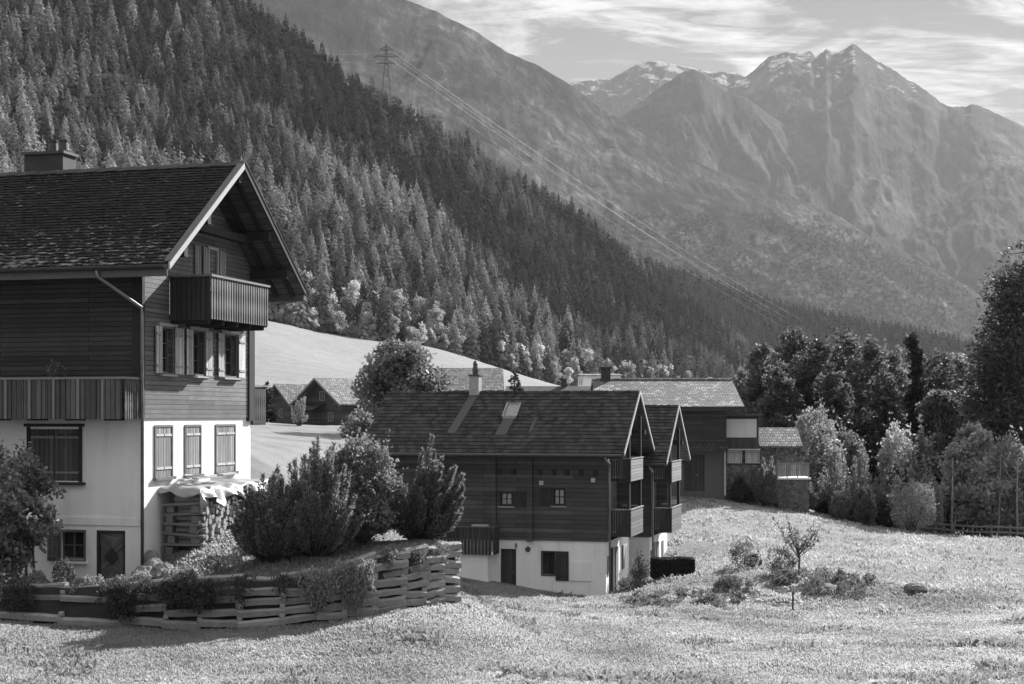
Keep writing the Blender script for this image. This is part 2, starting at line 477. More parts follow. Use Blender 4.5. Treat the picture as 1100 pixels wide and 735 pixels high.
M['forest_far'] = mat_leaf('forest_far', 0.03, 0.09, 0.1, usetint=True, spec=0.0)
M['plaster_grey'] = mat_plaster('plaster_grey', 0.11)
M['plaster_panel'] = mat_plaster('plaster_panel', 0.5)
M['roof_barn'] = mat_roof('roof_barn', 0.095, 0.34, 0.34, 18, 0.3, contrast=1.4)
M['leaf_dk2'] = mat_leaf('leaf_dk2', 0.03, 0.22, 0.45, spec=0.3)
M['needle_grove'] = mat_leaf('needle_grove', 0.02, 0.2, 0.4, spec=0.25)
M['bark_pale'] = mat_rock('bark_pale', 0.2)
M['spur'] = mat_leaf('spur', 0.012, 0.06, 0.2, spec=0.0, usetint=True)
M['rail_boards'] = mat_boards('rail_boards', 0.13, 0.5, vertical=True)
M['hill_forest'] = mat_hill('hill_forest', 0.035, sc=0.01)
M['hill_grass'] = mat_hill('hill_grass', 0.03, sc=0.003)
M['hill_rock'] = mat_hill('hill_rock', 0.026, snow=1900.0, sc=0.0016)

# ------------------------------------------------------------------ terrain
class TPS:
    def __init__(s, pts, vals, lam=1e-3):
        s.p = np.asarray(pts, float); n = len(s.p)
        K = s.k(s.p, s.p) + lam * np.eye(n)
        A = np.zeros((n+3, n+3)); A[:n,:n] = K; A[:n,n] = 1; A[:n,n+1:] = s.p; A[n,:n] = 1; A[n+1:,:n] = s.p.T
        s.c = np.linalg.solve(A, np.concatenate([np.asarray(vals, float), np.zeros(3)]))
    @staticmethod
    def k(a, b):
        r2 = ((a[:,None,:] - b[None,:,:])**2).sum(-1)
        return np.where(r2 > 1e-12, 0.5 * r2 * np.log(np.maximum(r2, 1e-12)), 0)
    def __call__(s, q):
        out = np.empty(len(q))
        for i in range(0, len(q), 20000):
            qq = q[i:i+20000]; n = len(s.p)
            out[i:i+20000] = s.k(qq, s.p) @ s.c[:n] + s.c[n] + qq @ s.c[n+1:]
        return out

# (photo column, depth, height relative to the eye)
GC = [(-700,9.5,-2.6),(0,9.5,-2.9),(550,9.5,-3.0),(1100,9.5,-3.0),(1800,9.5,-2.8),
 (-400,18,-4.2),(0,18,-4.45),(550,18,-4.5),(1100,18,-4.45),(1600,18,-4.3),
 (-300,26,-4.6),(100,26,-4.82),(550,26,-4.95),(1000,26,-4.9),(1500,26,-4.8),
 (-200,31,-4.75),(100,31,-4.9),(300,31,-4.95),(550,31,-5.2),(1000,31,-5.25),
 (-200,35,-4.7),(0,35.5,-4.95),(150,35.3,-4.98),(280,35,-4.97),(400,35.2,-4.72),(495,37.6,-4.62),(560,38,-5.45),(800,38,-5.75),(1100,38,-5.7),
 (500,45,-5.6),(650,46,-6.2),(850,46,-6.4),(1100,47,-6.5),(1500,45,-6.2),
 (0,39,-5.2),(150,39,-5.3),(300,40,-5.0),(420,42,-5.1),(200,48,-4.3),(300,50,-3.7),(-150,42,-4.8),
 (560,50,-6.5),(520,58,-7.15),(585,58,-7.28),(560,62,-7.3),(540,54,-6.95),(650,58,-7.4),(780,57,-7.3),(850,58,-7.4),(960,57,-7.2),(1100,60,-7.2),
 (651,66,-8.02),(673,70.5,-8.0),(600,64.5,-7.75),(540,67,-7.45),(492,68,-7.15),(420,70,-6.0),(700,67,-7.3),(735,68,-7.25),
 (760,66,-6.85),(800,66,-6.8),(860,65,-6.75),(930,66,-6.95),(700,75,-7.5),
 (730,79,-6.6),(690,84,-6.1),(760,90,-5.75),(731,89,-5.66),(800,84,-6.6),(790,98,-5.4),(850,97,-6.05),(900,95,-6.7),(940,92,-7.0),(1000,78,-7.4),(1000,97,-7.7),(1100,97,-8.0),(1100,80,-7.6),(1500,90,-8.0),
 (700,104,-4.7),(740,106,-4.85),(800,110,-5.3),(900,115,-8.0),(1000,112,-9.2),(1100,115,-9.6),
 (700,140,-4.0),(900,145,-9),(1100,145,-11),(1500,150,-12),
 (290,65,-2.0),(330,80,-2.0),(270,75,-1.6),(300,92,-1.65),(300,120,-1.1),(100,60,-1.6),(-200,60,-0.3),(450,100,-2.5),(400,80,-3.0),(340,150,-1.3),(300,140,-0.7),(430,150,-0.6),(520,150,-0.3),
 (300,250,3.2),(500,220,1.0),(700,220,-3),(900,220,-9),(1100,220,-13),(1600,220,-15),
 (290,450,21),(400,480,14.0),(290,620,39.5),(336,630,35.0),(405,650,32.0),(458,670,31.0),(504,690,26),(577,740,17),(626,790,13),
 (-300,300,22),(0,300,9),(0,550,44),(-400,600,75),(720,850,6),(850,1000,-2),(1000,1050,-10),(1150,1000,-22),(1700,1000,-10),(700,400,1),(900,450,-8),(1100,450,-18)]
_pts = []; _val = []
for (px, d, rz) in GC:
    X = (px - 550) / F * d
    _pts.append((math.atan2(X, d) * 2.0, math.log(math.hypot(X, d)))); _val.append(rz / math.hypot(X, d))
_tps = TPS(_pts, _val, 2e-3)
def ground_z(x, y, rough=True):
    x = np.asarray(x, float); y = np.asarray(y, float)
    sh = x.shape; x = x.ravel(); y = y.ravel()
    r = np.hypot(x, y); th = np.arctan2(x, y)
    thc = np.clip(th, -0.72, 0.72)
    rc = np.clip(r, 9.0, 1150.0)
    e = _tps(np.stack([thc * 2.0, np.log(rc)], 1)) * rc
    near = np.clip(r / 9.0, 0, 1)
    e = np.where(r < 9.0, -1.6 + (e + 1.6) * near, e)
    back = np.clip((np.abs(th) - 0.72) / 0.9, 0, 1)
    e = e * (1 - back) + (-1.6) * back
    if rough:
        am = np.clip(r / 40, 0.25, 3)
        e = e + 0.05 * am * fbm(x / 3.1, y / 3.1, 4, 3) + 0.10 * np.clip((r - 20) / 60, 0, 1) * fbm(x / 11, y / 11, 3, 5)
        e = e + np.clip(1.6 - r/60, 0, 1) * np.clip(r/9 - 1, 0, 1) * (0.045 * fbm(x / 0.8, y / 0.8, 3, 33) + 0.10 * fbm(x / 4.3, y / 4.3, 3, 35))
        # rough tussocky bank on the lawn
        bx = (x - 11.8) / 6.0; by = (y - 60.5) / 2.6
        e = e + 0.34 * np.exp(-(bx*bx + by*by)) * (1 + 1.0 * fbm(x / 0.9, y / 0.9, 3, 9))
    return (EYE + e).reshape(sh)
def gz(x, y): return float(ground_z(np.array([x]), np.array([y]))[0])
def on_ground(px, d, sink=0.0):
    x = (px - 550) / F * d
    return Vector((x, d, gz(x, d) - sink))

def grid_faces(nr, nc, wrap=False):
    i = np.arange(nr - 1)[:, None]; j = np.arange(nc if wrap else nc - 1)[None, :]
    j2 = (j + 1) % nc
    return np.stack([i*nc + j + 0*j2, i*nc + j2, (i+1)*nc + j2, (i+1)*nc + j + 0*j2], -1).reshape(-1, 4)

# one ground sheet, all round the camera out past the mountains
ths = np.concatenate([np.linspace(-0.5, 0.5, 520), np.linspace(0.5, 2*math.pi - 0.5, 60)[1:-1]])
rs = np.concatenate([[0.4, 2, 4, 6, 8], np.exp(np.linspace(math.log(9), math.log(130), 330)), np.exp(np.linspace(math.log(134), math.log(1150), 110)), [1600, 2600, 4500, 7000]])
R_, T_ = np.meshgrid(rs, ths, indexing='ij')
gx = R_ * np.sin(T_); gy = R_ * np.cos(T_)
gv = np.stack([gx, gy, ground_z(gx, gy)], -1)
me = np_mesh('ground', gv.reshape(-1, 3), grid_faces(len(rs), len(ths), True)[:, ::-1], smooth=True)
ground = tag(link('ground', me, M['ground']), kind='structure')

# ------------------------------------------------------------------ mountains
def lut(px, tab, k):
    t = np.array(tab, float)
    return np.interp(px, t[:, 0], t[:, k])
class Hill:
    """a real slope: every column rises from its foot to its ridge and falls away behind"""
    def __init__(s, tab, prof=1.0, amp=0.0, ridged=False, wl=(120, 0.25), seed=1, back=0.5, fall=0.55, ridge_noise=0.0, rn_wl=30, shear=0.0):
        s.tab = tab; s.prof = prof; s.amp = amp; s.rg = ridged; s.wl = wl; s.seed = seed; s.back = back; s.fall = fall; s.rn = ridge_noise; s.rw = rn_wl; s.shear = shear
    def pt(s, px, t):
        fy, fd, ry, rd = (lut(px, s.tab, k) for k in (1, 2, 3, 4))
        d = fd + (rd - fd) * t
        tt = np.clip(t, 0, 1)
        py = fy + (ry - fy) * tt ** s.prof
        if s.rn: py = py + s.rn * fbm(px / s.rw, px * 0 + 3.3, 5, s.seed + 40, 0.6) * tt
        z = (HOR - py) / F * d
        zr = (HOR - (ry if not s.rn else py)) / F * rd
        z = np.where(t > 1, zr - (t - 1) * (rd - fd) * s.fall, z)
        if s.amp:
            q = px / s.wl[0] + s.shear * t
            n = 0.8 * fbm(q + 0.5 * fbm(q, t / s.wl[1], 3, s.seed + 9), t / (s.wl[1]), 7, s.seed, 0.55, s.rg) + 0.2 * fbm(px / s.wl[0] * 3.1 - s.shear * 1.5 * t, t / (s.wl[1] * 0.35), 6, s.seed + 70, 0.58, s.rg)
            z = z + s.amp * n * np.clip(np.abs(t - 1) * 5, 0.06, 1) * np.clip(t * 4, 0, 1)
        x = (px - 550) / F * d
        return np.stack([x, d, EYE + z], -1)
    def mesh(s, name, mat, p0, p1, nc, nr, label=None, cat=None):
        pxs = np.linspace(p0, p1, nc); ts = np.linspace(0, 1 + s.back, nr)
        T, PX = np.meshgrid(ts, pxs, indexing='ij')
        v = s.pt(PX.ravel(), T.ravel())
        me = np_mesh(name, v, grid_faces(nr, nc)[:, ::-1], smooth=True)
        return tag(link(name, me, mat), kind='structure')

#            px   foot_y foot_d ridge_y ridge_d
near_slope = Hill([(-900,330,520,-420,1000),(-300,335,540,-260,1050),(0,338,560,-150,1100),(150,338,590,-55,1120),(290,345,615,28,1150),(336,360,628,60,1160),(417,369,652,120,1190),(504,388,690,164,1260),
   (577,411,740,212,1320),(626,421,790,246,1380),(691,432,860,290,1470),(760,440,960,348,1600),(830,444,1060,392,1750),(920,446,1200,430,1900),(1100,446,1300,446,2000)],
   prof=0.93, amp=9, wl=(90, 0.35), seed=3, back=0.6, fall=0.4)
near_slope.mesh('forest_hill', M['hill_forest'], -900, 1050, 240, 70)
M['hill_spur'] = mat_hill('hill_spur', 0.015, sc=0.01)
spur = Hill([(520,420,1750,230,2600),(650,425,1750,262,2600),(700,428,1800,286,2600),(760,430,1850,306,2600),(849,435,1900,334,2650),(915,438,1950,347,2700),(969,440,2000,357,2700),(1024,442,2000,369,2750),(1090,444,2100,388,2800),(1250,446,2200,420,2900)],
   prof=0.95, amp=8, wl=(60, 0.35), seed=5, back=0.6, fall=0.4)
spur.mesh('forest_spur', M['hill_spur'], 540, 1250, 140, 50)
grass_mountain = Hill([(-200,380,2600,-330,4200),(100,390,2600,-210,4300),(280,395,2700,-80,4400),(380,400,2700,-28,4500),(440,405,2700,0,4600),(470,405,2750,12,4600),(510,405,2800,32,4650),(544,405,2800,54,4700),(583,408,2850,72,4800),(612,408,2900,89,4850),(642,410,2900,114,4900),(671,410,3000,130,4900),
   (718,412,3000,158,4950),(773,414,3100,184,5000),(838,416,3100,206,5100),(893,418,3200,228,5100),(936,420,3200,254,5100),(980,422,3300,276,5200),(1024,424,3400,300,5200),(1062,430,3500,319,5300),(1150,438,3600,370,5400),(1300,445,3700,430,5500)],
   prof=0.9, amp=52, ridged=True, wl=(110, 0.45), shear=-2.2, seed=21, back=0.5, fall=0.6, ridge_noise=2.5)
grass_mountain.mesh('grass_mountain', M['hill_grass'], -200, 1300, 560, 170)
snow_shoulder = Hill([(500,400,6500,110,9200),(560,400,6500,96,9200),(614,400,6500,88,9300),(631,400,6500,85,9300),(658,400,6500,82,9400),(685,400,6500,67,9400),(707,400,6500,64,9400),(734,400,6500,70,9400),(760,400,6500,76,9500),(789,400,6500,77,9500),(804,400,6500,83,9500),(850,400,6500,110,9500),(950,400,6500,150,9500)],
   prof=0.8, amp=150, ridged=True, wl=(60, 0.45), shear=1.0, seed=31, back=0.35, fall=0.5, ridge_noise=1.5)
snow_shoulder.mesh('snowy_shoulder', M['hill_rock'], 500, 950, 330, 130)
sub_peak = Hill([(600,410,5200,175,7200),(640,410,5200,146,7300),(671,410,5200,124,7400),(700,410,5200,101,7400),(722,410,5200,84,7400),(734,410,5200,75,7400),(745,410,5200,72,7400),(757,410,5200,80,7400),(775,410,5200,93,7500),(800,410,5200,106,7500),(850,410,5200,140,7600),(900,410,5200,175,7600),(960,410,5200,215,7600),(1050,410,5200,290,7600)],
   prof=0.95, amp=170, ridged=True, wl=(70, 0.6), shear=2.4, seed=58, back=0.3, fall=0.5, ridge_noise=4)
sub_peak.mesh('sub_peak', M['hill_rock'], 600, 1050, 340, 140)
main_peak = Hill([(720,415,5600,120,8600),(775,415,5600,96,8700),(804,415,5600,81,8800),(827,415,5600,60,8800),(838,415,5600,57,8800),(849,415,5600,55,8800),(860,415,5600,57,8800),(871,415,5600,54,8800),(876,415,5600,60,8800),(882,415,5600,56,8800),(888,415,5600,51,8800),(894,415,5600,56,8800),(905,415,5600,52,8800),(917,415,5600,45,8800),(926,415,5600,53,8800),(936,415,5600,60,8800),(950,415,5600,69,8800),(964,415,5600,77,8800),(980,415,5600,88,8800),(996,415,5600,99,8700),(1010,415,5600,109,8700),
   (1024,415,5600,114,8600),(1045,415,5600,111,8600),(1073,415,5600,124,8600),(1100,415,5600,137,8600),(1200,415,5600,190,8600),(1400,420,5600,260,8600),(1700,430,5600,330,8600)],
   prof=0.72, amp=190, ridged=True, wl=(130, 0.55), shear=-1.2, seed=67, back=0.3, fall=0.5, ridge_noise=4, rn_wl=22)
main_peak.mesh('main_peak', M['hill_rock'], 720, 1700, 620, 190)

# ------------------------------------------------------------------ haze
hz = MB().box(-7600, 9000, -7200, 12800, -60, 3000)
hz_m, hz_nt, hz_o = nodes('haze')
pv = hz_nt.nodes.new('ShaderNodeVolumePrincipled')
pv.inputs['Color'].default_value = (1, 1, 1, 1)
pv.inputs['Density'].default_value = HAZE_DENSITY
pv.inputs['Anisotropy'].default_value = 0.0
hz_nt.links.new(pv.outputs[0], hz_o.inputs['Volume'])
tag(hz.build('haze', hz_m), kind='stuff')

M['shutter_pale'] = mat_boards('shutter_pale', 0.42, 0.14, vertical=True)
M['shutter_mid'] = mat_boards('shutter_mid', 0.24, 0.13, vertical=True)
M['sky_pane'] = mat_plain('sky_pane', 0.2, 0.15, 0.6)

# ------------------------------------------------------------------ building helpers
YAW = math.radians(15.0)
class Face:
    """a wall plane in house-local space: kind 'front' (plane y=c, outward -y), 'gable' (plane x=c, outward +x) or 'rear' (y=c, outward +y)"""
    def __init__(s, kind, c=0.0): s.k = kind; s.c = c
    def p(s, u, o, z):
        if s.k == 'front': return (u, s.c - o, z)
        if s.k == 'rear': return (u, s.c + o, z)
        if s.k == 'gable': return (s.c + o, u, z)
        return (s.c - o, u, z)        # 'west'
    def box(s, mb, u0, u1, z0, z1, o0, o1):
        a = s.p(u0, o0, z0); b = s.p(u1, o1, z1)
        mb.box(min(a[0],b[0]), max(a[0],b[0]), min(a[1],b[1]), max(a[1],b[1]), z0, z1)
    def wall(s, mb, u0, u1, z0, z1, holes=(), depth=0.22):
        us = sorted({u0, u1, *[h[0] for h in holes], *[h[1] for h in holes]})
        zs = sorted({z0, z1, *[h[2] for h in holes], *[h[3] for h in holes]})
        for i in range(len(us)-1):
            for j in range(len(zs)-1):
                cu, cz = (us[i]+us[i+1])/2, (zs[j]+zs[j+1])/2
                if any(h[0] < cu < h[1] and h[2] < cz < h[3] for h in holes): continue
                mb.poly([s.p(us[i],0,zs[j]), s.p(us[i+1],0,zs[j]), s.p(us[i+1],0,zs[j+1]), s.p(us[i],0,zs[j+1])])
        for (a, b, c, d) in holes:
            for q in ([(a,c),(b,c)], [(b,c),(b,d)], [(b,d),(a,d)], [(a,d),(a,c)]):
                (ua,za),(ub,zb) = q
                mb.poly([s.p(ua,0,za), s.p(ub,0,zb), s.p(ub,-depth,zb), s.p(ua,-depth,za)])

def window(face, u0, u1, z0, z1, root, rec=0.12, trim=0.09, mat='timber', cols=2, rows=2, sill=None, pane='glass', trim_out=0.03):
    """frame with muntins, recessed pane as a sub-part, optional sill"""
    mb = MB()
    if trim > 0:
        face.box(mb, u0-trim, u0, z0-trim, z1+trim, -rec*0.3, trim_out); face.box(mb, u1, u1+trim, z0-trim, z1+trim, -rec*0.3, trim_out)
        face.box(mb, u0, u1, z1, z1+trim, -rec*0.3, trim_out); face.box(mb, u0, u1, z0-trim, z0, -rec*0.3, trim_out)
    s = 0.045
    face.box(mb, u0, u0+s, z0, z1, -rec-0.03, -rec+0.02); face.box(mb, u1-s, u1, z0, z1, -rec-0.03, -rec+0.02)
    face.box(mb, u0+s, u1-s, z0, z0+s, -rec-0.03, -rec+0.02); face.box(mb, u0+s, u1-s, z1-s, z1, -rec-0.03, -rec+0.02)
    for i in range(1, cols):
        u = u0 + (u1-u0)*i/cols; face.box(mb, u-0.022, u+0.022, z0+s, z1-s, -rec-0.026, -rec+0.016)
    for i in range(1, rows):
        z = z0 + (z1-z0)*i/rows; face.box(mb, u0+s, u1-s, z-0.015, z+0.015, -rec-0.022, -rec+0.012)
    w = mb.build('window', M[mat], root)
    pb = MB(); face.box(pb, u0+0.005, u1-0.005, z0+0.005, z1-0.005, -rec-0.05, -rec-0.035)
    pb.build('pane', M[pane], w)
    if sill:
        sb = MB(); face.box(sb, u0-trim-0.06, u1+trim+0.06, z0-trim-0.05, z0-trim-0.002, -0.02, 0.12); sb.build('sill', M[sill], w)
    return w

def shutter(face, u0, u1, z0, z1, root, o0=0.035, mat='planks', battens=True, strap='timber'):
    mb = MB(); n = max(2, round((u1-u0)/0.13)); w = (u1-u0)/n
    for i in range(n):
        face.box(mb, u0+i*w+0.004, u0+(i+1)*w-0.004, z0, z1, o0, o0+0.03 + 0.003*(i % 2))
    sh = mb.build('shutter', M[mat], root)
    if battens:
        b = MB()
        for f in (0.16, 0.84):
            z = z0 + (z1-z0)*f
            face.box(b, u0+0.02, u1-0.02, z-0.03, z+0.03, o0+0.034, o0+0.052)
        b.each('batten', M[strap], sh)
    return sh

def wavy_rail(pts_fn, n, h, mat, root, width=0.8, wob=0.24, name='railing', phase=0.0):
    """fretted boards: pts_fn(u, o, z) with u in 0..1 along the railing"""
    mb = MB(); K = 11
    L = (Vector(pts_fn(1,0,0)) - Vector(pts_fn(0,0,0))).length
    pw = L / n
    for i in range(n):
        c = (i + 0.5) / n
        left = []; right = []
        for k in range(K):
            t = k / (K-1); z = t * h
            hw = 0.5 * pw * width * (1 - wob * (0.5 + 0.5 * math.sin(t * 4.0 * math.pi + phase)))
            left.append(pts_fn(c - hw / L, 0, z)); right.append(pts_fn(c + hw / L, 0, z))
        off = Vector(pts_fn(c, 0.028, 0)) - Vector(pts_fn(c, 0, 0))
        for k in range(K-1):
            mb.prism([left[k], right[k], right[k+1], left[k+1]], off)
    return mb.build(name, mat, root)

def tile_slope(name, mat, root, x0, x1, ye, ze, yr, zr, course=0.3, tw=0.26, seed=0, thick=0.025, front=True):
    """one roof slope laid tile by tile: eave line (y=ye,z=ze) up to ridge (y=yr,z=zr), ends x0..x1"""
    r = np.random.default_rng(seed)
    sl_ = math.hypot(yr-ye, zr-ze); ny = int(sl_/course); nx = int((x1-x0)/tw)
    dy, dz = (yr-ye)/sl_, (zr-ze)/sl_
    sgn = 1 if yr > ye else -1
    ny_, nz_ = -dz*sgn, dy*sgn      # outward normal (y,z)
    V = []; Fc = []
    for j in range(ny+1):
        s0 = j*course - 0.03; s1 = min(s0 + course*1.22, sl_)
        if s0 >= sl_-0.05: break
        off = 0.5*tw if j % 2 else 0.0
        xs = [x0] + [x0 + off + tw*i + r.normal(0, 0.012) for i in range(1, nx+1) if x0 + off + tw*i < x1-0.08] + [x1]
        for i in range(len(xs)-1):
            a, b = xs[i]+0.004, xs[i+1]-0.004
            sa = s0 + r.normal(0, 0.012); sb = sa + r.normal(0, 0.006)
            l0 = thick*1.15 + abs(r.normal(0, 0.006)); l1 = 0.002
            def pt(x, s, l): return (x, ye + dy*s + ny_*l, ze + dz*s + nz_*l)
            k = len(V)
            V += [pt(a,sa,l0), pt(b,sb,l0), pt(b,s1,l1+0.004), pt(a,s1,l1+0.004), pt(a,sa,l0-thick), pt(b,sb,l0-thick)]
            Fc += [(k,k+1,k+2,k+3), (k+4,k+5,k+1,k)]
    me = bpy.data.meshes.new(name); me.from_pydata(V, [], Fc)
    return link(name, me, mat, root)

# ------------------------------------------------------------------ the big chalet on the left
H1D = 38.5; H1B = 4.6                        # depth of its near corner, base below the eye
c1 = P(151.6, HOR, H1D); c1.z = EYE - H1B
H1 = empty('chalet', c1, -YAW)
tag(H1, 'large dark timber chalet over white plaster, with carved balconies, nearest at the left', 'chalet')
X1, Y1 = (151.6-550)/F*H1D, H1D
def gu(px):      # gable wall: photo column -> distance along the wall
    r = (px-550)/F; return (X1 - r*Y1) / (r*math.cos(YAW) - math.sin(YAW))
def fu(px):      # front wall: photo column -> local x (negative to the left)
    r = (px-550)/F; return (r*Y1 - X1) / (math.cos(YAW) + r*math.sin(YAW))
def gzl(px, py): # gable wall: photo row -> local height
    return (HOR-py)/F*(Y1+math.cos(YAW)*gu(px)) + H1B
def fzl(px, py):
    return (HOR-py)/F*(Y1-math.sin(YAW)*fu(px)) + H1B
W1 = 6.55; L1 = 12.0; ZP = 4.52; ZE = 8.35; ZR = 11.5; YR = W1/2; OE = 1.0; OV = 1.3
FR = Face('front', 0.0); GA = Face('gable', 0.0); RE = Face('rear', W1); WE = Face('west', -L1)
FRW = Face('front', -0.05); GAW = Face('gable', 0.05)     # timber storeys stand a little proud of the plaster
pitch1 = math.atan2(ZR-ZE, YR+OE)
zw = ZE + OE*math.tan(pitch1) - 0.22          # wall head under the roof

low = [(fu(32.5), fu(85.5), fzl(60,516.5), fzl(60,461)), ]
cel = [(fu(65.5), fu(90.5), fzl(78,601), fzl(78,571)), ]
door = (fu(103.5), fu(134.5), 0.12, fzl(119,570))
gl = [(gu(166.5), gu(184)), (gu(199), gu(214.5)), (gu(232), gu(251.5))]
gu_up = [(gu(171), gu(183)), (gu(204.5), gu(216.5)), (gu(238), gu(251.5))]
zl0, zl1 = 3.0, 4.28
zu0, zu1 = 5.72, 6.88
mb = MB()
ZB = fzl(119, 556)
FR.wall(mb, -L1, 0, -1.2, ZP, [low[0], cel[0], door])
GA.wall(mb, 0, W1, -1.2, ZP, [(a, b, zl0, zl1) for a, b in gl])
RE.wall(mb, -L1, 0, -1.2, ZP); WE.wall(mb, 0, W1, -1.2, ZP)
pw1 = mb.build('plaster_wall', M['plaster'], H1)
mb = MB(); FR.box(mb, -L1-0.02, -0.02, ZB-0.2, ZB, 0.002, 0.03)
mb.build('wall_band', M['plaster'], H1)
mb = MB()
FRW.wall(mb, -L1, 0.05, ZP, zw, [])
mb.build('timber_wall', M['boards_front'], H1)
mb = MB()
GAW.wall(mb, -0.05, W1+0.05, ZP, zw, [(a, b, zu0, zu1) for a, b in gu_up], 0.2)
mb.poly([(0.05, -0.05, zw), (0.05, W1+0.05, zw), (0.05, YR, ZR-0.2)])
Face('rear', W1+0.05).wall(mb, -L1, 0.05, ZP, zw); Face('west', -L1).wall(mb, -0.05, W1+0.05, ZP, zw)
mb.poly([(-L1, -0.05, zw), (-L1, W1+0.05, zw), (-L1, YR, ZR-0.2)])
mb.poly([(-L1, -0.05, ZP), (0.05, -0.05, ZP), (0.05, W1+0.05, ZP), (-L1, W1+0.05, ZP)])
mb.build('timber_wall', M['boards'], H1)
# corner posts
mb = MB(); mb.box(-0.22, 0.075, -0.075, 0.0, ZP+0.02, zw-0.02); mb.box(-0.05, 0.075, 0.0, 0.06, ZP+0.02, zw-0.02)
mb.build('corner_post', M['timber_dark'], H1)
mb = MB(); mb.box(-0.1, 0.1, W1-0.28, W1+0.09, ZP-0.1, zw-0.3)
mb.build('corner_post', M['timber_dark'], H1)

# roof: two slopes with tiles, boarding beneath, verge boards, purlins
def slope_pts(y, lift=0.0):
    t = (y + OE) / (YR + OE) if y <= YR else (W1 + OE - y) / (YR + OE)
    return ZE + (ZR - ZE) * t + lift
rf = MB()
for (ya, yb) in ((-OE, YR), (W1+OE, YR)):
    za, zb = slope_pts(ya), slope_pts(yb)
    rf.prism([(-L1-OV, ya, za-0.14), (OV, ya, za-0.14), (OV, yb, zb-0.14), (-L1-OV, yb, zb-0.14)], (0, 0, 0.11))
roof1 = rf.build('roof', M['soffit'], H1)
tile_slope('tiles', M['tile'], roof1, -L1-OV, OV, -OE, ZE, YR, ZR, 0.155, 0.17, 1)
tile_slope('tiles', M['tile'], roof1, -L1-OV, OV, W1+OE, ZE, YR, ZR, 0.3, 0.3, 2)
mb = MB()
for i in range(46):
    xa = -L1-OV + (L1+2*OV)*i/46; xb = xa + (L1+2*OV)/46 + 0.03
    h = 0.012*(i % 2)
    mb.prism([(xa, YR-0.17, ZR-0.08+h), (xa, YR, ZR+0.05+h), (xa, YR+0.17, ZR-0.08+h), (xa, YR, ZR-0.02+h)], (xb-xa, 0, 0.004))
mb.build('ridge_cap', M['lead'], roof1)
mb = MB()
for (ya, yb) in ((-OE-0.02, YR), (W1+OE+0.02, YR)):
    za, zb = slope_pts(-OE), ZR
    mb.prism([(OV+0.004, ya, za-0.16), (OV+0.004, yb, zb-0.16), (OV+0.004, yb, zb+0.035), (OV+0.004, ya, za+0.035)], (0.045, 0, 0))
mb.v, mb2v = mb.v[:8], mb.v[8:]; mb.f = mb.f[:6]
mb.build('verge_board', M['verge'], roof1)
mb.v = mb2v; mb.build('verge_board', M['timber_dark'], roof1)
mb = MB()
for (ya, yb) in ((-OE-0.02, YR), (W1+OE+0.02, YR)):
    za, zb = slope_pts(-OE), ZR
    mb.prism([(OV-0.12, ya, za+0.037), (OV-0.12, yb, zb+0.037), (OV+0.07, yb, zb+0.037), (OV+0.07, ya, za+0.037)], (0, 0, 0.025))
mb.each('verge_flashing', M['metal_dark'], roof1)
mb = MB()
for y, s in ((YR, 0.26), (1.35, 0.22), (W1-1.35, 0.22), (0.05, 0.24), (W1-0.05, 0.24)):
    z = slope_pts(y) - 0.15 - s*0.9
    mb.box(-0.3, OV-0.06, y-s*0.42, y+s*0.42, z-s*0.6, z+s*0.5)
mb.each('purlin', M['timber_dark'], roof1)
for xr in (0.42, 0.95):
    mb = MB()
    for (ya, yb) in ((-OE+0.05, YR-0.06), (W1+OE-0.05, YR+0.06)):
        mb.bar((xr, ya, slope_pts(ya)-0.2), (xr, yb, slope_pts(yb)-0.2), 0.11, 0.13, (1,0,0))
    mb.build('rafter', M['timber_dark'], roof1)
mb = MB(); mb.box(-L1-OV, OV-0.02, -OE-0.035, -OE, ZE-0.32, ZE-0.02); mb.box(-L1-OV, OV-0.02, W1+OE, W1+OE+0.035, ZE-0.32, ZE-0.02)
mb.each('fascia', M['timber'], roof1)
# collar beam and brace in the gable
mb = MB(); mb.box(0.35, 0.55, 1.25, W1-1.25, 9.55, 9.75); mb.build('collar_beam', M['timber_dark'], roof1)
# gutter, downpipe
mb = MB()
gpts = []
for k in range(9):
    a = math.pi + math.pi*k/8
    gpts.append((0, -OE-0.11 + 0.085*math.cos(a), ZE-0.06 + 0.085*math.sin(a)))
for k in range(8):
    p, q = gpts[k], gpts[k+1]
    mb.prism([(-L1-OV, p[1], p[2]), (-L1-OV, q[1], q[2]), (-L1-OV, q[1], q[2]+0.012), (-L1-OV, p[1], p[2]+0.012)], (L1+2*OV-0.05, 0, 0))
mb.build('gutter', M['metal_dark'], roof1)
mb = MB(); mb.tube([(-0.62, -OE-0.11, ZE-0.14), (-0.6, -OE-0.1, ZE-0.3), (0.1, -0.17, ZE-1.02), (0.11, -0.14, ZE-1.2), (0.11, -0.14, 0.35)], 0.045, 8)
mb.build('downpipe', M['metal'], H1, smooth=True)

# chimney with two clay pots
mb = MB()
CX0, CX1 = -5.6, -4.35
mb.box(CX0, CX1, YR+0.15, YR+0.85, ZR-0.7, ZR+0.55)
ch = mb.build('chimney', M['lead'], roof1)
mb = MB(); mb.box(CX0-0.06, CX1+0.06, YR+0.09, YR+0.91, ZR+0.552, ZR+0.63)
mb.build('chimney_cap', M['metal_dark'], ch)
for x in (CX0+0.72, CX0+1.06):
    mb = MB(); mb.lathe([(0.15, 0), (0.165, 0.07), (0.15, 0.09), (0.125, 0.3), (0.15, 0.32), (0.15, 0.37), (0.10, 0.375), (0.09, 0.2)], (x, YR+0.5, ZR+0.632), 14)
    mb.build('chimney_pot', M['metal_dark'], ch, smooth=False)

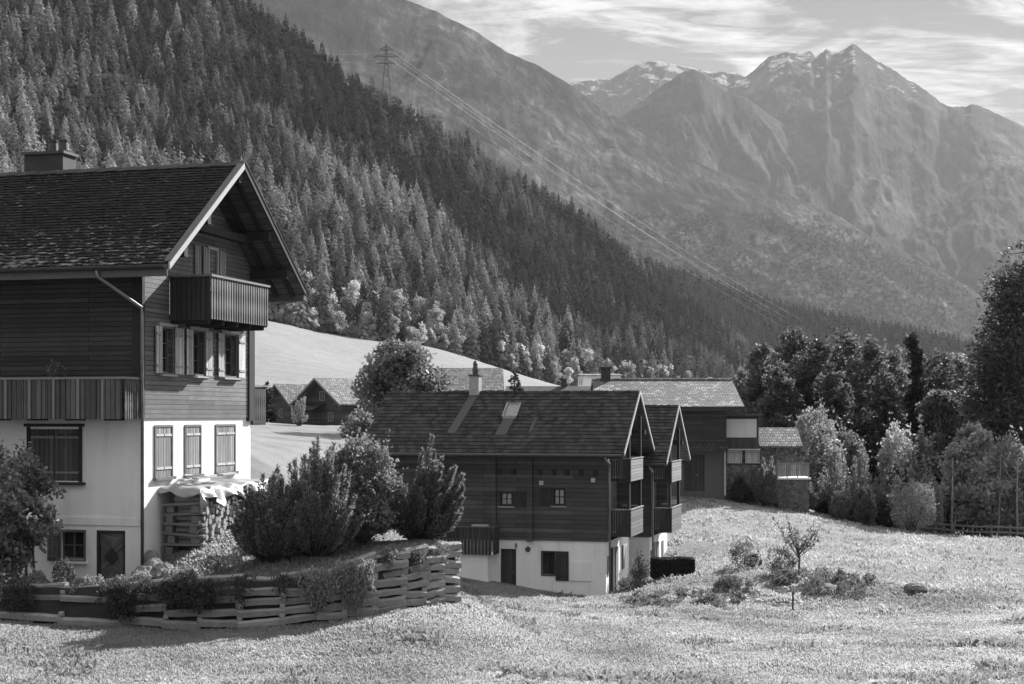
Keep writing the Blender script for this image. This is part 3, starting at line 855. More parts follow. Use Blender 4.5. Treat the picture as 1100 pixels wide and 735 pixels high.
# windows and shutters
for i, (a, b) in enumerate(gu_up):
    w = window(GAW, a, b, zu0, zu1, H1, 0.14, 0.05, 'timber', 2, 3, 'timber_pale')
    mb = MB(); GAW.box(mb, a-0.2, b+0.2, zu1+0.052, zu1+0.13, 0.0, 0.07); mb.build('lintel', M['timber_pale'], w)
for (a, b) in ((163.5,170), (184.5,193.5), (196.5,203.5), (217.5,224.5), (231,237), (253,259.5)):
    shutter(GAW, gu(a), gu(b), zu0-0.03, zu1+0.04, H1, 0.04, 'shutter_pale', True, 'timber_pale')
for a, b in gl:
    m_ = (a+b)/2
    fb = MB(); GA.box(fb, a-0.06, a, zl0-0.05, zl1+0.05, 0.0, 0.03); GA.box(fb, b, b+0.06, zl0-0.05, zl1+0.05, 0.0, 0.03); GA.box(fb, a, b, zl1, zl1+0.06, 0.0, 0.03); GA.box(fb, a-0.1, b+0.1, zl0-0.1, zl0-0.02, 0.0, 0.1)
    fb.build('window_frame', M['timber'], H1)
    for (p, q) in ((a+0.005, m_-0.006), (m_+0.006, b-0.005)):
        shutter(GA, p, q, zl0, zl1, H1, -0.02, 'shutter_mid', True, 'strap')
# front: tall closed shutter window, cellar window with open shutter, plank door with diamond
a, b, z0, z1 = low[0]
fb = MB(); FR.box(fb, a-0.08, a, z0-0.03, z1+0.06, -0.02, 0.05); FR.box(fb, b, b+0.08, z0-0.03, z1+0.06, -0.02, 0.05); FR.box(fb, a-0.14, b+0.14, z1+0.062, z1+0.14, 0.0, 0.09); FR.box(fb, a-0.14, b+0.18, z0-0.1, z0-0.032, 0.0, 0.12)
fb.build('window_frame', M['timber_dark'], H1)
m_ = (a+b)/2
shutter(FR, a+0.005, m_-0.006, z0, z1, H1, -0.03, 'planks', True, 'timber_grey'); shutter(FR, m_+0.006, b-0.005, z0, z1, H1, -0.03, 'planks', True, 'timber_grey')
a, b, z0, z1 = cel[0]
window(FR, a, b, z0, z1, H1, 0.1, 0.05, 'timber', 2, 2, 'plaster')
shutter(FR, fu(52), fu(64), z0-0.05, z1+0.03, H1, 0.03, 'planks', True, 'timber')
a, b, z0, z1 = door
fb = MB(); FR.box(fb, a, a+0.07, z0, z1, -0.16, -0.02); FR.box(fb, b-0.07, b, z0, z1, -0.16, -0.02); FR.box(fb, a+0.07, b-0.07, z1-0.07, z1, -0.16, -0.02)
dw = MB(); cx = (a+b)/2; cz = z0 + (z1-z0)*0.56
for i in range(-9, 10):     # chevron boards around the diamond
    for s in (-1, 1):
        z = cz + i*0.13
        pts = []
        hw = (b-a)/2 - 0.075
        p0 = (0.0, z); p1 = (hw, z - hw*0.85*(1 if i < 0 else -1) * (1 if i != 0 else 1))
        zlo, zhi = z0+0.02, z1-0.08
        def cl(v): return max(zlo, min(zhi, v))
        q = [(cx, cl(p0[1])), (cx+s*hw, cl(p1[1])), (cx+s*hw, cl(p1[1]+0.12)), (cx, cl(p0[1]+0.12))]
        if abs(q[0][1]-q[3][1]) < 0.01 and abs(q[1][1]-q[2][1]) < 0.01: continue
        dw.prism([FR.p(u, -0.1+0.002*abs(i), zz) for u, zz in q], Vector(FR.p(0, 0.03, 0)) - Vector(FR.p(0, 0, 0)))
dmb = MB(); FR.box(dmb, a+0.07, b-0.07, z0, z1-0.07, -0.15, -0.115)
dr = dmb.build('door', M['timber'], H1)
dw.build('door_boards', M['timber'], dr)
fb.build('door_frame', M['timber_dark'], dr)
pmb = MB(); s_ = 0.21
pmb.prism([FR.p(cx-s_, -0.05, cz), FR.p(cx, -0.05, cz-s_*1.05), FR.p(cx+s_, -0.05, cz), FR.p(cx, -0.05, cz+s_*1.05)], Vector(FR.p(0, 0.02, 0)) - Vector(FR.p(0, 0, 0)))
pmb.build('door_panel', M['timber_dark'], dr)
hmb = MB(); hmb.tube([FR.p(a+0.14, -0.06, z0+0.55), FR.p(a+0.14, 0.0, z0+0.55), FR.p(a+0.24, 0.0, z0+0.55)], 0.012, 6); hmb.build('handle', M['metal'], dr)
# attic window behind the upper balcony
shutter(GAW, gu(206), gu(212.5), 8.15, 9.25, H1, 0.03, 'shutter_mid', False)
window(GAW, gu(221.5), gu(230), 8.15, 9.22, H1, 0.02, 0.08, 'timber_pale', 1, 2, None, 'glass', 0.06)
shutter(GAW, gu(215), gu(219.5), 8.15, 9.25, H1, 0.03, 'shutter_mid', False)
shutter(GAW, gu(232.5), gu(239), 8.15, 9.25, H1, 0.03, 'shutter_mid', False)

# balconies
def balcony1(y0, y1, zf, zt):
    mb = MB(); mb.box(0.06, 1.22, y0+0.03, y1-0.03, zf, zf+0.12)
    for y in np.linspace(y0+0.12, y1-0.12, 5): mb.box(0.06, 1.14, y-0.06, y+0.06, zf-0.14, zf-0.002)
    bl = mb.build('balcony', M['timber_dark'], H1)
    h = zt - zf - 0.08
    wavy_rail(lambda u, o, z: (1.225+o, y0+(y1-y0)*u, zf-0.02+z), 24, h, M['rail_boards'], bl, 0.6, 0.34)
    mb = MB(); n = 9
    for i in range(n):
        xa = 0.06 + 1.15*i/n
        mb.box(xa+0.003, xa+1.15/n-0.003, y0-0.005*(i % 2), y0+0.028, zf-0.05, zt-0.08)
    mb.build('side_panel', M['planks_dark'], bl); mb = MB()
    for i in range(n):
        xa = 0.06 + 1.15*i/n
        mb.box(xa+0.003, xa+1.15/n-0.003, y1-0.028, y1+0.005*(i % 2), zf-0.05, zt-0.08)
    mb.build('side_panel', M['planks_dark'], bl)
    mb = MB(); mb.box(0.06, 1.29, y0-0.03, y0+0.05, zt-0.078, zt-0.02); mb.box(0.06, 1.29, y1-0.05, y1+0.03, zt-0.078, zt-0.02); mb.box(1.2, 1.29, y0+0.052, y1-0.052, zt-0.078, zt-0.02)
    mb.each('handrail', M['timber_grey'], bl)
balcony1(gu(180.2)-0.0, 5.06, 7.15, 8.32)
# front balcony (long), joined to the near corner
mb = MB(); PB = 0.9
mb.box(-L1, 0.02, -PB+0.03, -0.06, 4.56, 4.66)
for x in np.arange(-11.5, 0, 1.1): mb.box(x-0.06, x+0.06, -PB+0.04, -0.06, 4.46, 4.555)
bl = mb.build('balcony', M['timber_dark'], H1)
mb = MB(); n = 46
for i in range(n):
    xa = -L1 + (L1-0.04)*i/n; w_ = (L1-0.04)/n
    if i % 2 == 0: mb.box(xa+0.01, xa+w_*1.25, -PB-0.01, -PB+0.018, 4.5, 5.5)
    else: mb.box(xa+w_*0.33, xa+w_*0.93, -PB+0.004, -PB+0.026, 4.5, 5.5)
mb.build('railing', M['planks'], bl)
wavy_rail(lambda u, o, z: (0.0+o, -PB+0.03+(PB-0.1)*u, 4.5+z), 7, 1.0, M['timber'], bl, 0.62, 0.35, 'side_railing')
mb = MB(); mb.box(-L1, 0.06, -PB-0.03, -PB+0.07, 5.502, 5.56); mb.box(-0.03, 0.06, -PB+0.072, -0.06, 5.502, 5.56)
mb.each('handrail', M['timber_grey'], bl)
mb = MB()
for x in np.arange(-11.6, 0, 0.69): mb.box(x-0.03, x+0.03, -PB-0.045, -PB-0.012, 4.5, 5.5)
mb.each('baluster', M['timber_grey'], bl)
# rear balcony seen past the far corner
mb = MB(); mb.box(-5, 0.05, W1+0.06, W1+1.0, 4.35, 4.45)
bl = mb.build('balcony', M['timber_dark'], H1)
wavy_rail(lambda u, o, z: (0.02+o, W1+0.08+0.92*u, 4.3+z), 7, 1.12, M['planks_dark'], bl, 0.86, 0.3, 'side_railing')
mb = MB(); mb.box(-5, 0.03, W1+0.98, W1+1.02, 4.3, 5.45); mb.build('railing', M['planks_dark'], bl)
mb = MB(); mb.box(-0.03, 0.09, W1+0.06, W1+1.04, 5.455, 5.5); mb.each('handrail', M['timber_grey'], bl)

# ------------------------------------------------------------------ the stepped pair of chalets in the middle
def step_chalet(px, d, base_py, label, L, W_, dz, lit_side=True, details=True, gscale=1.0):
    c = P(px, base_py, d)
    R = empty('terraced_chalet', c, -YAW)
    tag(R, label, 'chalet', 'stepped pair of holiday chalets')
    zp = 2.46; ze = 6.36 + dz; oe = 1.1; ov = 1.0; yr = W_/2; zr = ze + (yr+oe)*math.tan(math.radians(35.5))
    fr, ga, re_, we = Face('front', 0), Face('gable', 0), Face('rear', W_), Face('west', -L)
    frw, gaw = Face('front', -0.06), Face('gable', 0.06)
    zwl = ze + oe*math.tan(math.radians(35.5)) - 0.2
    rec = -5.0                      # left of this the lower storey is set back
    def fx(q): 
        r = (q-550)/F; return (r*d - c.x)/(math.cos(YAW)+r*math.sin(YAW))
    mb = MB()
    holes = []
    if details:
        dr_ = (fx(537.5), fx(554.5), 0.32, 2.05); wi = (fx(582.5), fx(595.5), 0.95, 1.95)
        holes = [dr_, wi]
    fr.wall(mb, -L, 0, -1.6, zp, holes, 0.16); gd = (0.75, 2.0, 0.05, 2.1)
    ga.wall(mb, 0, W_, -1.6, zp, [gd], 0.14); re_.wall(mb, -L, 0, -1.6, zp); we.wall(mb, 0, W_, -1.6, zp)
    mb.build('plaster_wall', M['plaster_white'], R)
    mb = MB()
    # loggia in the gable: the timber wall is set back 0.5 m behind the two corner buttresses
    frw.wall(mb, -L-0.06, 0.06, zp, zwl, [] if not details else [(fx(538.5), fx(550.5), 4.0, 4.55), (fx(595.5), fx(606.5), 4.05, 4.75)], 0.12)
    Face('rear', W_+0.06).wall(mb, -L-0.06, 0.06, zp, zwl); Face('west', -L-0.06).wall(mb, -0.06, W_+0.06, zp, zwl)
    Face('gable', -0.5).wall(mb, -0.06, W_+0.06, zp, zwl)
    mb.poly([(-0.5, -0.06, zwl), (-0.5, W_+0.06, zwl), (-0.5, yr, zr-0.2)])
    mb.poly([(-L-0.06, -0.06, zwl), (-L-0.06, W_+0.06, zwl), (-L-0.06, yr, zr-0.2)])
    mb.poly([(-L-0.06, -0.06, zp), (0.06, -0.06, zp), (0.06, W_+0.06, zp), (-L-0.06, W_+0.06, zp)])
    mb.build('timber_wall', M['boards_mid'], R)
    mb = MB()
    for y in (-0.07, W_-0.33): mb.box(-0.51, 0.09, y, y+0.4, zp+0.01, zwl-0.05)
    mb.each('corner_post', M['boards_mid'], R)
    # roof
    rf = MB()
    for (ya, sg) in ((-oe, 1), (W_+oe, -1)):
        rf.prism([(-L-ov, ya, ze-0.15), (ov, ya, ze-0.15), (ov, yr, zr-0.15), (-L-ov, yr, zr-0.15)], (0, 0, 0.12))
    ro = rf.build('roof', M['soffit'], R)
    tile_slope('tiles', M['tile_mid'], ro, -L-ov, ov, -oe, ze, yr, zr, 0.27, 0.24, int(px), 0.03)
    tile_slope('tiles', M['tile_mid'], ro, -L-ov, ov, W_+oe, ze, yr, zr, 0.34, 0.4, int(px)+1, 0.03)
    mb = MB()
    n = int((L+2*ov)/0.35)
    for i in range(n):
        xa = -L-ov + (L+2*ov)*i/n
        mb.prism([(xa, yr-0.16, zr-0.06), (xa, yr-0.07, zr+0.05), (xa, yr+0.07, zr+0.05), (xa, yr+0.16, zr-0.06)], ((L+2*ov)/n-0.02, 0, 0.015))
    mb.build('ridge_cap', M['tile_mid'], ro)
    mb = MB()
    for (ya, sg) in ((-oe-0.02, 1), (W_+oe+0.02, -1)):
        mb.prism([(ov+0.004, ya, ze-0.1), (ov+0.004, yr, zr-0.1), (ov+0.004, yr, zr+0.04), (ov+0.004, ya, ze+0.04)], (0.05, 0, 0))
    mb.each('verge_board', M['verge'], ro)
    mb = MB(); mb.box(-L-ov, ov-0.02, -oe-0.04, -oe, ze-0.24, ze-0.02); mb.box(-L-ov, ov-0.02, W_+oe, W_+oe+0.04, ze-0.24, ze-0.02)
    mb.each('fascia', M['timber_dark'], ro)
    mb = MB(); mb.tube([(-L-ov, -oe-0.12, ze-0.1), (ov-0.05, -oe-0.12, ze-0.1)], 0.075, 8); mb.build('gutter', M['metal_dark'], ro)
    mb = MB(); mb.tube([(0.2, -oe-0.1, ze-0.15), (0.22, -oe-0.02, ze-0.3), (0.2, -0.16, ze-0.5), (0.2, -0.14, ze-0.9), (0.2, -0.13, 0.15)], 0.05, 8); mb.build('downpipe', M['metal'], R, smooth=True)
    mb = MB()
    for y, z in ((yr, zr-0.35), (0.9, ze+0.62+0.25), (W_-0.9, ze+0.62+0.25)): mb.box(-0.6, ov-0.05, y-0.1, y+0.1, z-0.12, z+0.1)
    mb.each('purlin', M['timber_dark'], ro)
    # gable posts, gable glazing, balconies
    mb = MB()
    mb.box(0.82, 0.95, 0.55, 0.68, 2.7, ze+1.15); mb.box(0.82, 0.95, 3.35, 3.48, 2.7, ze+1.6)
    mb.each('gable_post', M['timber_dark'], R)
    g = MB(); g.poly([(-0.42, 0.5, ze+0.5), (-0.42, W_-0.5, ze+0.5), (-0.42, yr, zr-0.55)])
    g.build('gable_window', M['glass'], R)
    for zf, zt in ((2.66, 3.82), (5.1, 6.06)):
        mb = MB(); mb.box(-0.49, 0.98, 0.5, 3.5, zf, zf+0.14)
        bl_ = mb.build('balcony', M['timber_dark'], R)
        mb = MB()
        for i in range(7): mb.box(0.98+0.004*(i % 2), 1.02, 0.5, 3.5, zf-0.02+i*(zt-zf)/7+0.008, zf-0.02+(i+1)*(zt-zf)/7-0.004)
        mb.build('front_panel', M['timber_grey' if zf > 4 else 'timber'], bl_)
        mb = MB()
        for i in range(9):
            xa = 0.02 + 0.95*i/9
            mb.box(xa+0.008, xa+0.095, 0.47, 0.5, zf-0.02, zt-0.03)
        mb.build('side_panel', M['planks_dark'], bl_); mb = MB()
        for i in range(9):
            xa = 0.02 + 0.95*i/9; mb.box(xa+0.008, xa+0.095, 3.5, 3.53, zf-0.02, zt-0.03)
        mb.build('side_panel', M['planks_dark'], bl_)
        mb = MB(); mb.box(0.96, 1.05, 0.44, 3.56, zt, zt+0.05); mb.box(0.02, 0.958, 0.44, 0.53, zt, zt+0.05); mb.box(0.02, 0.958, 3.47, 3.56, zt, zt+0.05)
        mb.each('handrail', M['timber_grey'], bl_)
    gi = Face('gable', -0.5)
    for z0 in (3.0, 5.3):
        for (y0, y1) in ((0.7, 1.5), (1.65, 2.45), (2.9, 3.6)):
            window(gi, y0, y1, z0, z0+1.7, R, 0.02, 0.07, 'timber', 1, 2, None, 'glass')
    window(ga, gd[0]+0.02, gd[1]-0.02, gd[2], gd[3], R, 0.1, 0.0, 'timber', 2, 1)
    shutter(ga, 2.05, 2.6, 0.1, 2.05, R, 0.02, 'shutter_mid', False); shutter(ga, 0.25, 0.62, 0.95, 1.8, R, 0.02, 'shutter_mid', False)
    shutter(ga, 3.6, 4.1, 0.9, 2.0, R, 0.02, 'shutter_mid', False)
    if details:
        a, b, z0, z1 = dr_
        mb = MB(); fr.box(mb, a+0.01, b-0.01, z0-0.5, z1-0.01, -0.14, -0.08)
        dd = mb.build('door', M['planks_dark'], R)
        mb = MB(); mb.tube([fr.p(b-0.1, -0.08, 1.0), fr.p(b-0.1, -0.03, 1.0), fr.p(b-0.2, -0.03, 1.0)], 0.012, 6); mb.build('handle', M['metal'], dd)
        a, b, z0, z1 = wi
        window(fr, a, b, z0, z1, R, 0.08, 0.05, 'timber_dark', 2, 2)
        shutter(fr, fx(597), fx(611), 0.7, 2.0, R, 0.02, 'planks_dark', True, 'timber_dark')
        mb = MB(); fr.box(mb, fx(612), fx(635), 0.72, 1.58, 0.004, 0.05); mb.build('meter_box', M['plaster'], R)
        mb = MB(); fr.box(mb, fx(553.5), fx(555.5), 2.1, 2.3, 0.0, 0.08); mb.build('doorbell', M['metal'], R)
        mb = MB(); mb.tube([fr.p(fx(567), 0.0, 2.05), fr.p(fx(567), 0.14, 2.05)], [0.13, 0.06], 10); mb.build('wall_lamp', M['metal_dark'], R)
        for (p0, p1, z0, z1) in ((538.5, 550.5, 4.0, 4.55), (595.5, 606.5, 4.05, 4.75)):
            window(frw, fx(p0), fx(p1), z0, z1, R, 0.06, 0.05, 'timber_dark', 2, 2, 'timber_pale', 'curtain')
        shutter(frw, fx(552), fx(565), 3.95, 4.6, R, 0.02, 'planks_dark', True, 'timber_dark'); shutter(frw, fx(579), fx(593), 4.0, 4.8, R, 0.02, 'planks_dark', True, 'timber_dark')
        mb = MB()
        for q in (537, 552, 580.5, 595.5, 609.5, 624.5, 640): frw.box(mb, fx(q)-0.09, fx(q)+0.09, 5.35, 5.6, 0, 0.13)
        mb.each('beam_end', M['timber_dark'], R)
        for q in (531, 570):
            mb = MB(); frw.box(mb, fx(q)-0.12, fx(q)+0.12, zp-0.05, zwl-0.1, 0.0, 0.16); mb.build('corner_post', M['boards_mid'], R)
        for q, z in ((582, 5.0), (637.5, 5.15)):
            mb = MB(); frw.box(mb, fx(q)-0.09, fx(q)+0.09, z-0.09, z+0.1, 0.0, 0.05); mb.build('wall_plate', M['strap'], R)
        # little balcony on the long side
        mb = MB(); mb.box(fx(440), fx(536), -1.0, -0.07, 1.85, 2.0)
        mb.box(fx(440), fx(530), -0.9, -0.0, -1.6, 1.848)
        bl_ = mb.build('balcony', M['plaster_white'], R)
        mb = MB(); xa = fx(440); xb = fx(536); k = 0
        while xa < xb-0.1:
            mb.box(xa, xa+0.13, -1.03-0.004*(k % 2), -1.0, 2.0-0.15, 3.05); xa += 0.16; k += 1
        for y in np.arange(-1.0, -0.15, 0.16): mb.box(xb, xb+0.03, y, y+0.13, 1.85, 3.05)
        mb.build('railing', M['planks_dark'], bl_)
        mb = MB(); mb.box(fx(440), xb+0.05, -1.07, -0.98, 3.052, 3.1); mb.box(xb-0.04, xb+0.05, -0.978, -0.07, 3.052, 3.1); mb.each('handrail', M['timber'], bl_)
        mb = MB(); mb.box(fx(514), fx(531), -1.1, -0.75, 3.102, 3.18); mb.build('flower_board', M['timber_pale'], bl_)
        # chimney, skylight, vent pipe with worn flashing streaks beneath
        def rz_(y): return ze + (y+oe)*(zr-ze)/(yr+oe)
        x0 = -6.75
        mb = MB(); mb.box(x0-0.23, x0+0.23, yr-0.25, yr+0.25, zr-0.5, zr+0.75); chm = mb.build('chimney', M['concrete'], ro)
        mb = MB(); mb.box(x0-0.27, x0+0.27, yr-0.29, yr+0.29, zr+0.752, zr+0.82); mb.lathe([(0.13, 0), (0.15, 0.25), (0.1, 0.45), (0.13, 0.5), (0.06, 0.65)], (x0, yr, zr+0.822), 10); mb.build('chimney_pot', M['metal_dark'], chm)
        def strip(xa, xb, ya, yb, xs, name, mt, lift=0.05):
            m2 = MB(); m2.prism([(xa+xs, ya, rz_(ya)+lift), (xb+xs, ya, rz_(ya)+lift), (xb, yb, rz_(yb)+lift), (xa, yb, rz_(yb)+lift)], (0, 0, 0.012)); return m2.build(name, mt, ro)
        strip(-6.95, -6.55, 0.0, yr-0.35, -0.35, 'worn_tiles', M['tile_worn']); strip(-4.9, -4.4, -0.1, 0.9, -0.12, 'worn_tiles', M['tile_worn']); strip(-3.48, -3.33, 0.1, 1.0, -0.05, 'worn_tiles', M['tile_worn'])
        sk = MB(); xa, ya = -4.95, 0.95
        for (p, q) in (((xa, ya), (xa+0.62, ya)), ((xa, ya+0.85), (xa+0.62, ya+0.85)), ((xa, ya), (xa, ya+0.85)), ((xa+0.62, ya), (xa+0.62, ya+0.85))):
            sk.bar((p[0], p[1], rz_(p[1])+0.09), (q[0], q[1], rz_(q[1])+0.09), 0.08, 0.14)
        so_ = sk.build('skylight', M['metal'], ro)
        m2 = MB(); m2.poly([(xa, ya, rz_(ya)+0.1), (xa+0.62, ya, rz_(ya)+0.1), (xa+0.62, ya+0.85, rz_(ya+0.85)+0.1), (xa, ya+0.85, rz_(ya+0.85)+0.1)]); m2.build('pane', M['sky_pane'], so_)
        mb = MB(); mb.tube([(-3.4, 1.1, rz_(1.1)-0.1), (-3.4, 1.1, rz_(1.1)+0.75)], 0.06, 8); mb.tube([(-3.4, 1.1, rz_(1.1)+0.6), (-3.4, 1.1, rz_(1.1)+0.78)], 0.1, 8); mb.build('vent_pipe', M['metal_dark'], ro)
    return R
step_chalet(651, 66.0, 642.5, 'nearer of two stepped dark chalets, with a skylight in its long roof', 10.1, 5.4, 0.0)
step_chalet(697.5, 72.6, 632, 'farther of two stepped dark chalets, half hidden, beside the square hedge', 9.0, 5.4, -0.28, details=False)

# ------------------------------------------------------------------ plant builders (numpy)
def rand_unit(n, r):
    v = r.normal(size=(n, 3)); return v / np.linalg.norm(v, axis=1, keepdims=True)
def leaf_quads(c, size, r, axis=None, spread=1.0, aspect=0.55, flat=0.0):
    """one pointed leaf per centre; axis biases the leaf direction"""
    n = len(c)
    a = rand_unit(n, r) * spread
    if axis is not None: a = a + axis
    a /= np.linalg.norm(a, axis=1, keepdims=True) + 1e-9
    b = np.cross(a, rand_unit(n, r)); b /= np.linalg.norm(b, axis=1, keepdims=True) + 1e-9
    s = (size * r.uniform(0.65, 1.35, n))[:, None]
    k = r.uniform(-0.15, 0.15, (n, 1)) * s
    nn = np.cross(a, b)
    V = np.stack([c - a*s*0.5, c + b*s*aspect*0.5 + nn*k, c + a*s*0.5, c - b*s*aspect*0.5 + nn*k], 1).reshape(-1, 3)
    Fc = np.arange(4*n).reshape(-1, 4)
    return V, Fc
def blob_points(blobs, n, r, shell=0.35, gap=0.0, gscale=1.0, seed=0):
    """points through a union of ellipsoids, denser near each clump's skin, thinned by noise into gaps"""
    C = np.array([b[0] for b in blobs], float); R = np.array([b[1] if hasattr(b[1], '__len__') else (b[1],)*3 for b in blobs], float)
    w = (R.prod(1)) ** (2/3); w /= w.sum()
    i = r.choice(len(blobs), n, p=w)
    d = rand_unit(n, r); rad = (shell + (1-shell) * r.uniform(0, 1, n) ** 0.5)
    p = C[i] + d * R[i] * rad[:, None] * r.uniform(0.85, 1.2, (n, 1))
    S = float(R.mean()); f = 0.9/S       # break the clumps' outlines into sprays
    p = p + S*0.75*np.stack([fbm(p[:,1]*f+seed, p[:,2]*f, 4, seed+21), fbm(p[:,2]*f, p[:,0]*f+seed, 4, seed+22), fbm(p[:,0]*f, p[:,1]*f-seed, 4, seed+23)], 1)
    if gap > 0:
        g = fbm(p[:,0]*gscale + 31*seed, p[:,2]*gscale + p[:,1]*gscale*0.6, 3, seed + 5)
        keep = g > (gap - 1) * 0.5
        p = p[keep]; d = d[keep]
    return p, d
def tree_blobs(h, w, base, r, n=14, squash=0.8, top=0.6):
    """clump centres for a rounded crown between base and h"""
    out = []
    for k in range(n):
        u = r.uniform(-1, 1); th = r.uniform(0, 2*math.pi); q = math.sqrt(max(0, 1-u*u))
        rr = w/2 * r.uniform(0.45, 0.78)
        taper = 1.0 if u < 0 else 1 - (1-top)*u
        z = base + (h-base)*(0.5 + 0.40*u)
        out.append(((rr*q*math.cos(th)*taper, rr*q*math.sin(th)*taper, z), (w*r.uniform(0.13, 0.3),)*2 + (w*squash*r.uniform(0.13, 0.27),)))
    return out
def broadleaf(name, label, cat, loc, h, w, base, nleaf, leaf, mat, seed, group=None, nb=16, trunk_r=None, lean=(0,0), gap=0.25, bark='bark', depth=1.0, top=0.6, stems=1):
    """tapered trunk and limbs, crown of leaf-sized faces in clumps"""
    r = np.random.default_rng(seed)
    e = empty(name, loc); tag(e, label, cat, group)
    bl = tree_blobs(h, w, base, r, nb, 0.8, top)
    bl = [((b[0][0] + lean[0]*(b[0][2]/h), b[0][1]*depth + lean[1]*(b[0][2]/h), b[0][2]), b[1]) for b in bl]
    mb = MB(); tr = trunk_r or h*0.022
    for s in range(stems):
        ox, oy = (0, 0) if stems == 1 else (r.normal(0, w*0.12), r.normal(0, w*0.12))
        pts = [(ox, oy, -0.15)]; K = 5
        for k in range(1, K+1):
            z = h*0.8*k/K
            pts.append((ox + lean[0]*z/h + r.normal(0, w*0.015), oy + lean[1]*z/h + r.normal(0, w*0.015), z))
        mb.tube(pts, [tr*(1.25 if i == 0 else 1 - 0.8*i/K) / math.sqrt(stems) for i in range(K+1)], 8)
        for b in bl[s::stems][:12]:
            c = Vector(b[0]); z0 = max(0.12*h, min(c.z*0.75, base + (c.z-base)*0.4)); t = z0/(h*0.8)
            i = min(int(t*K), K-1); p0 = Vector(pts[i]).lerp(Vector(pts[i+1]), t*K-i)
            m_ = p0.lerp(c, 0.5) + Vector((0, 0, 0.06*h))*0.4
            mb.tube([p0, m_, c], [tr*0.4, tr*0.25, tr*0.08], 5)
    mb.build('trunk', M[bark], e, smooth=True)
    p, d = blob_points(bl, nleaf, r, 0.3, gap, 3.2/max(w, 0.5), seed)
    V, Fc = leaf_quads(p, np.full(len(p), leaf), r, d*0.5 + np.array([0, 0, -0.15]), 1.0, 0.62)
    link('crown', np_mesh('crown', V, Fc), M[mat], e)
    return e
def cone_crown_tree(name, label, cat, loc, h, w, nleaf, leaf, mat, seed, group=None, base=0.08, power=0.75, gap=0.3, nb=60, aspect=0.45):
    """conifer crown of many drooping clumps round a trunk, dense inside and ragged at the rim"""
    r = np.random.default_rng(seed); e = empty(name, loc); tag(e, label, cat, group)
    mb = MB(); t_ = h*0.014 + 0.03
    mb.tube([(0, 0, -0.3), (0, 0, h*0.4), (0, 0, h*0.97)], [t_*1.2, t_*0.8, t_*0.1], 8); bl = []
    for k in range(nb):
        f = base + (0.97-base)*((k+r.uniform(0, 1))/nb)**0.9
        R = w/2*((1-f)/(1-base))**power*r.uniform(0.75, 1.2) + 0.015*h; th = r.uniform(0, 6.28)
        q = R*r.uniform(0.45, 0.75); s = max(R*0.48, 0.03*h)
        bl.append(((q*math.cos(th), q*math.sin(th), f*h), (s, s, s*r.uniform(0.5, 0.9))))
        if k % 2 == 0: mb.tube([(0, 0, f*h), (R*0.9*math.cos(th), R*0.9*math.sin(th), f*h-0.05*R)], [t_*0.25, t_*0.06], 4, False)
    for q in range(5): bl.append(((r.normal(0, 0.008*h), r.normal(0, 0.008*h), (0.86+0.028*q)*h), (0.03*h*(1-0.14*q), 0.03*h*(1-0.14*q), 0.035*h)))
    mb.build('trunk', M['bark'], e, smooth=True)
    p, d = blob_points(bl, nleaf, r, 0.25, gap, 5.0/max(w, 0.5), seed)
    V, Fc = leaf_quads(p, np.full(len(p), leaf), r, d*np.array([0.9, 0.9, 0.35]) + np.array([0, 0, 0.15]), 0.7, aspect)
    link('crown', np_mesh('crown', V, Fc), M[mat], e)
    return e
def plume_shrub(name, label, cat, loc, h, w, nplume, nper, leaf, mat, seed, lean=(0.0, 0.0), spread=1.0, up=0.55, depth=1.0, group=None, plume_r=0.2, stem='bark'):
    """upright shrub of feathery plumes, each a tapering brush of needles round a stem"""
    r = np.random.default_rng(seed)
    e = empty(name, loc); tag(e, label, cat, group)
    mb = MB(); VV = []; FF = []; nb = 0
    for k in range(nplume):
        th = r.uniform(0, 2*math.pi); q = math.sqrt(r.uniform(0, 1)) * spread
        hx, hy = math.cos(th)*q*w/2, math.sin(th)*q*w/2*depth
        hh = h * (1 - 0.55*q*q) * r.uniform(0.5, 1.04)
        a = Vector((hx*0.2, hy*0.2, 0.0)); b = Vector((hx*0.75 + lean[0]*hh/h*0.4, hy*0.75, hh*0.5)); c = Vector((hx + lean[0]*hh/h, hy + lean[1]*hh/h, hh))
        mb.tube([a, b, c], [h*0.012, h*0.008, h*0.003], 5)
        t = r.uniform(0.22, 1.03, nper) ** 0.8
        A, B, Cc = (np.array(x) for x in (a, b, c))
        tt = t[:, None]
        cen = A*(1-tt)**2 + 2*B*tt*(1-tt) + Cc*tt**2
        tan = 2*(1-tt)*(B-A) + 2*tt*(Cc-B); tan /= np.linalg.norm(tan, axis=1, keepdims=True)
        rad = plume_r * (0.35 + 0.65*np.sin(np.clip(t, 0, 1)*math.pi*0.8)) * np.sqrt(r.uniform(0, 1, nper)) * (1.0 - 0.55*np.clip(t-0.6, 0, 1)/0.4)
        off = np.cross(tan, rand_unit(nper, r)); off /= np.linalg.norm(off, axis=1, keepdims=True) + 1e-9
        p = cen + off*rad[:, None]
        V, Fc = leaf_quads(p, np.full(nper, leaf), r, tan*up*1.6 + off*0.8, 0.55, 0.28)
        VV.append(V); FF.append(Fc + nb); nb += len(V)
    mb.build('stem', M[stem], e, smooth=True)
    link('foliage', np_mesh('foliage', np.concatenate(VV), np.concatenate(FF)), M[mat], e)
    return e
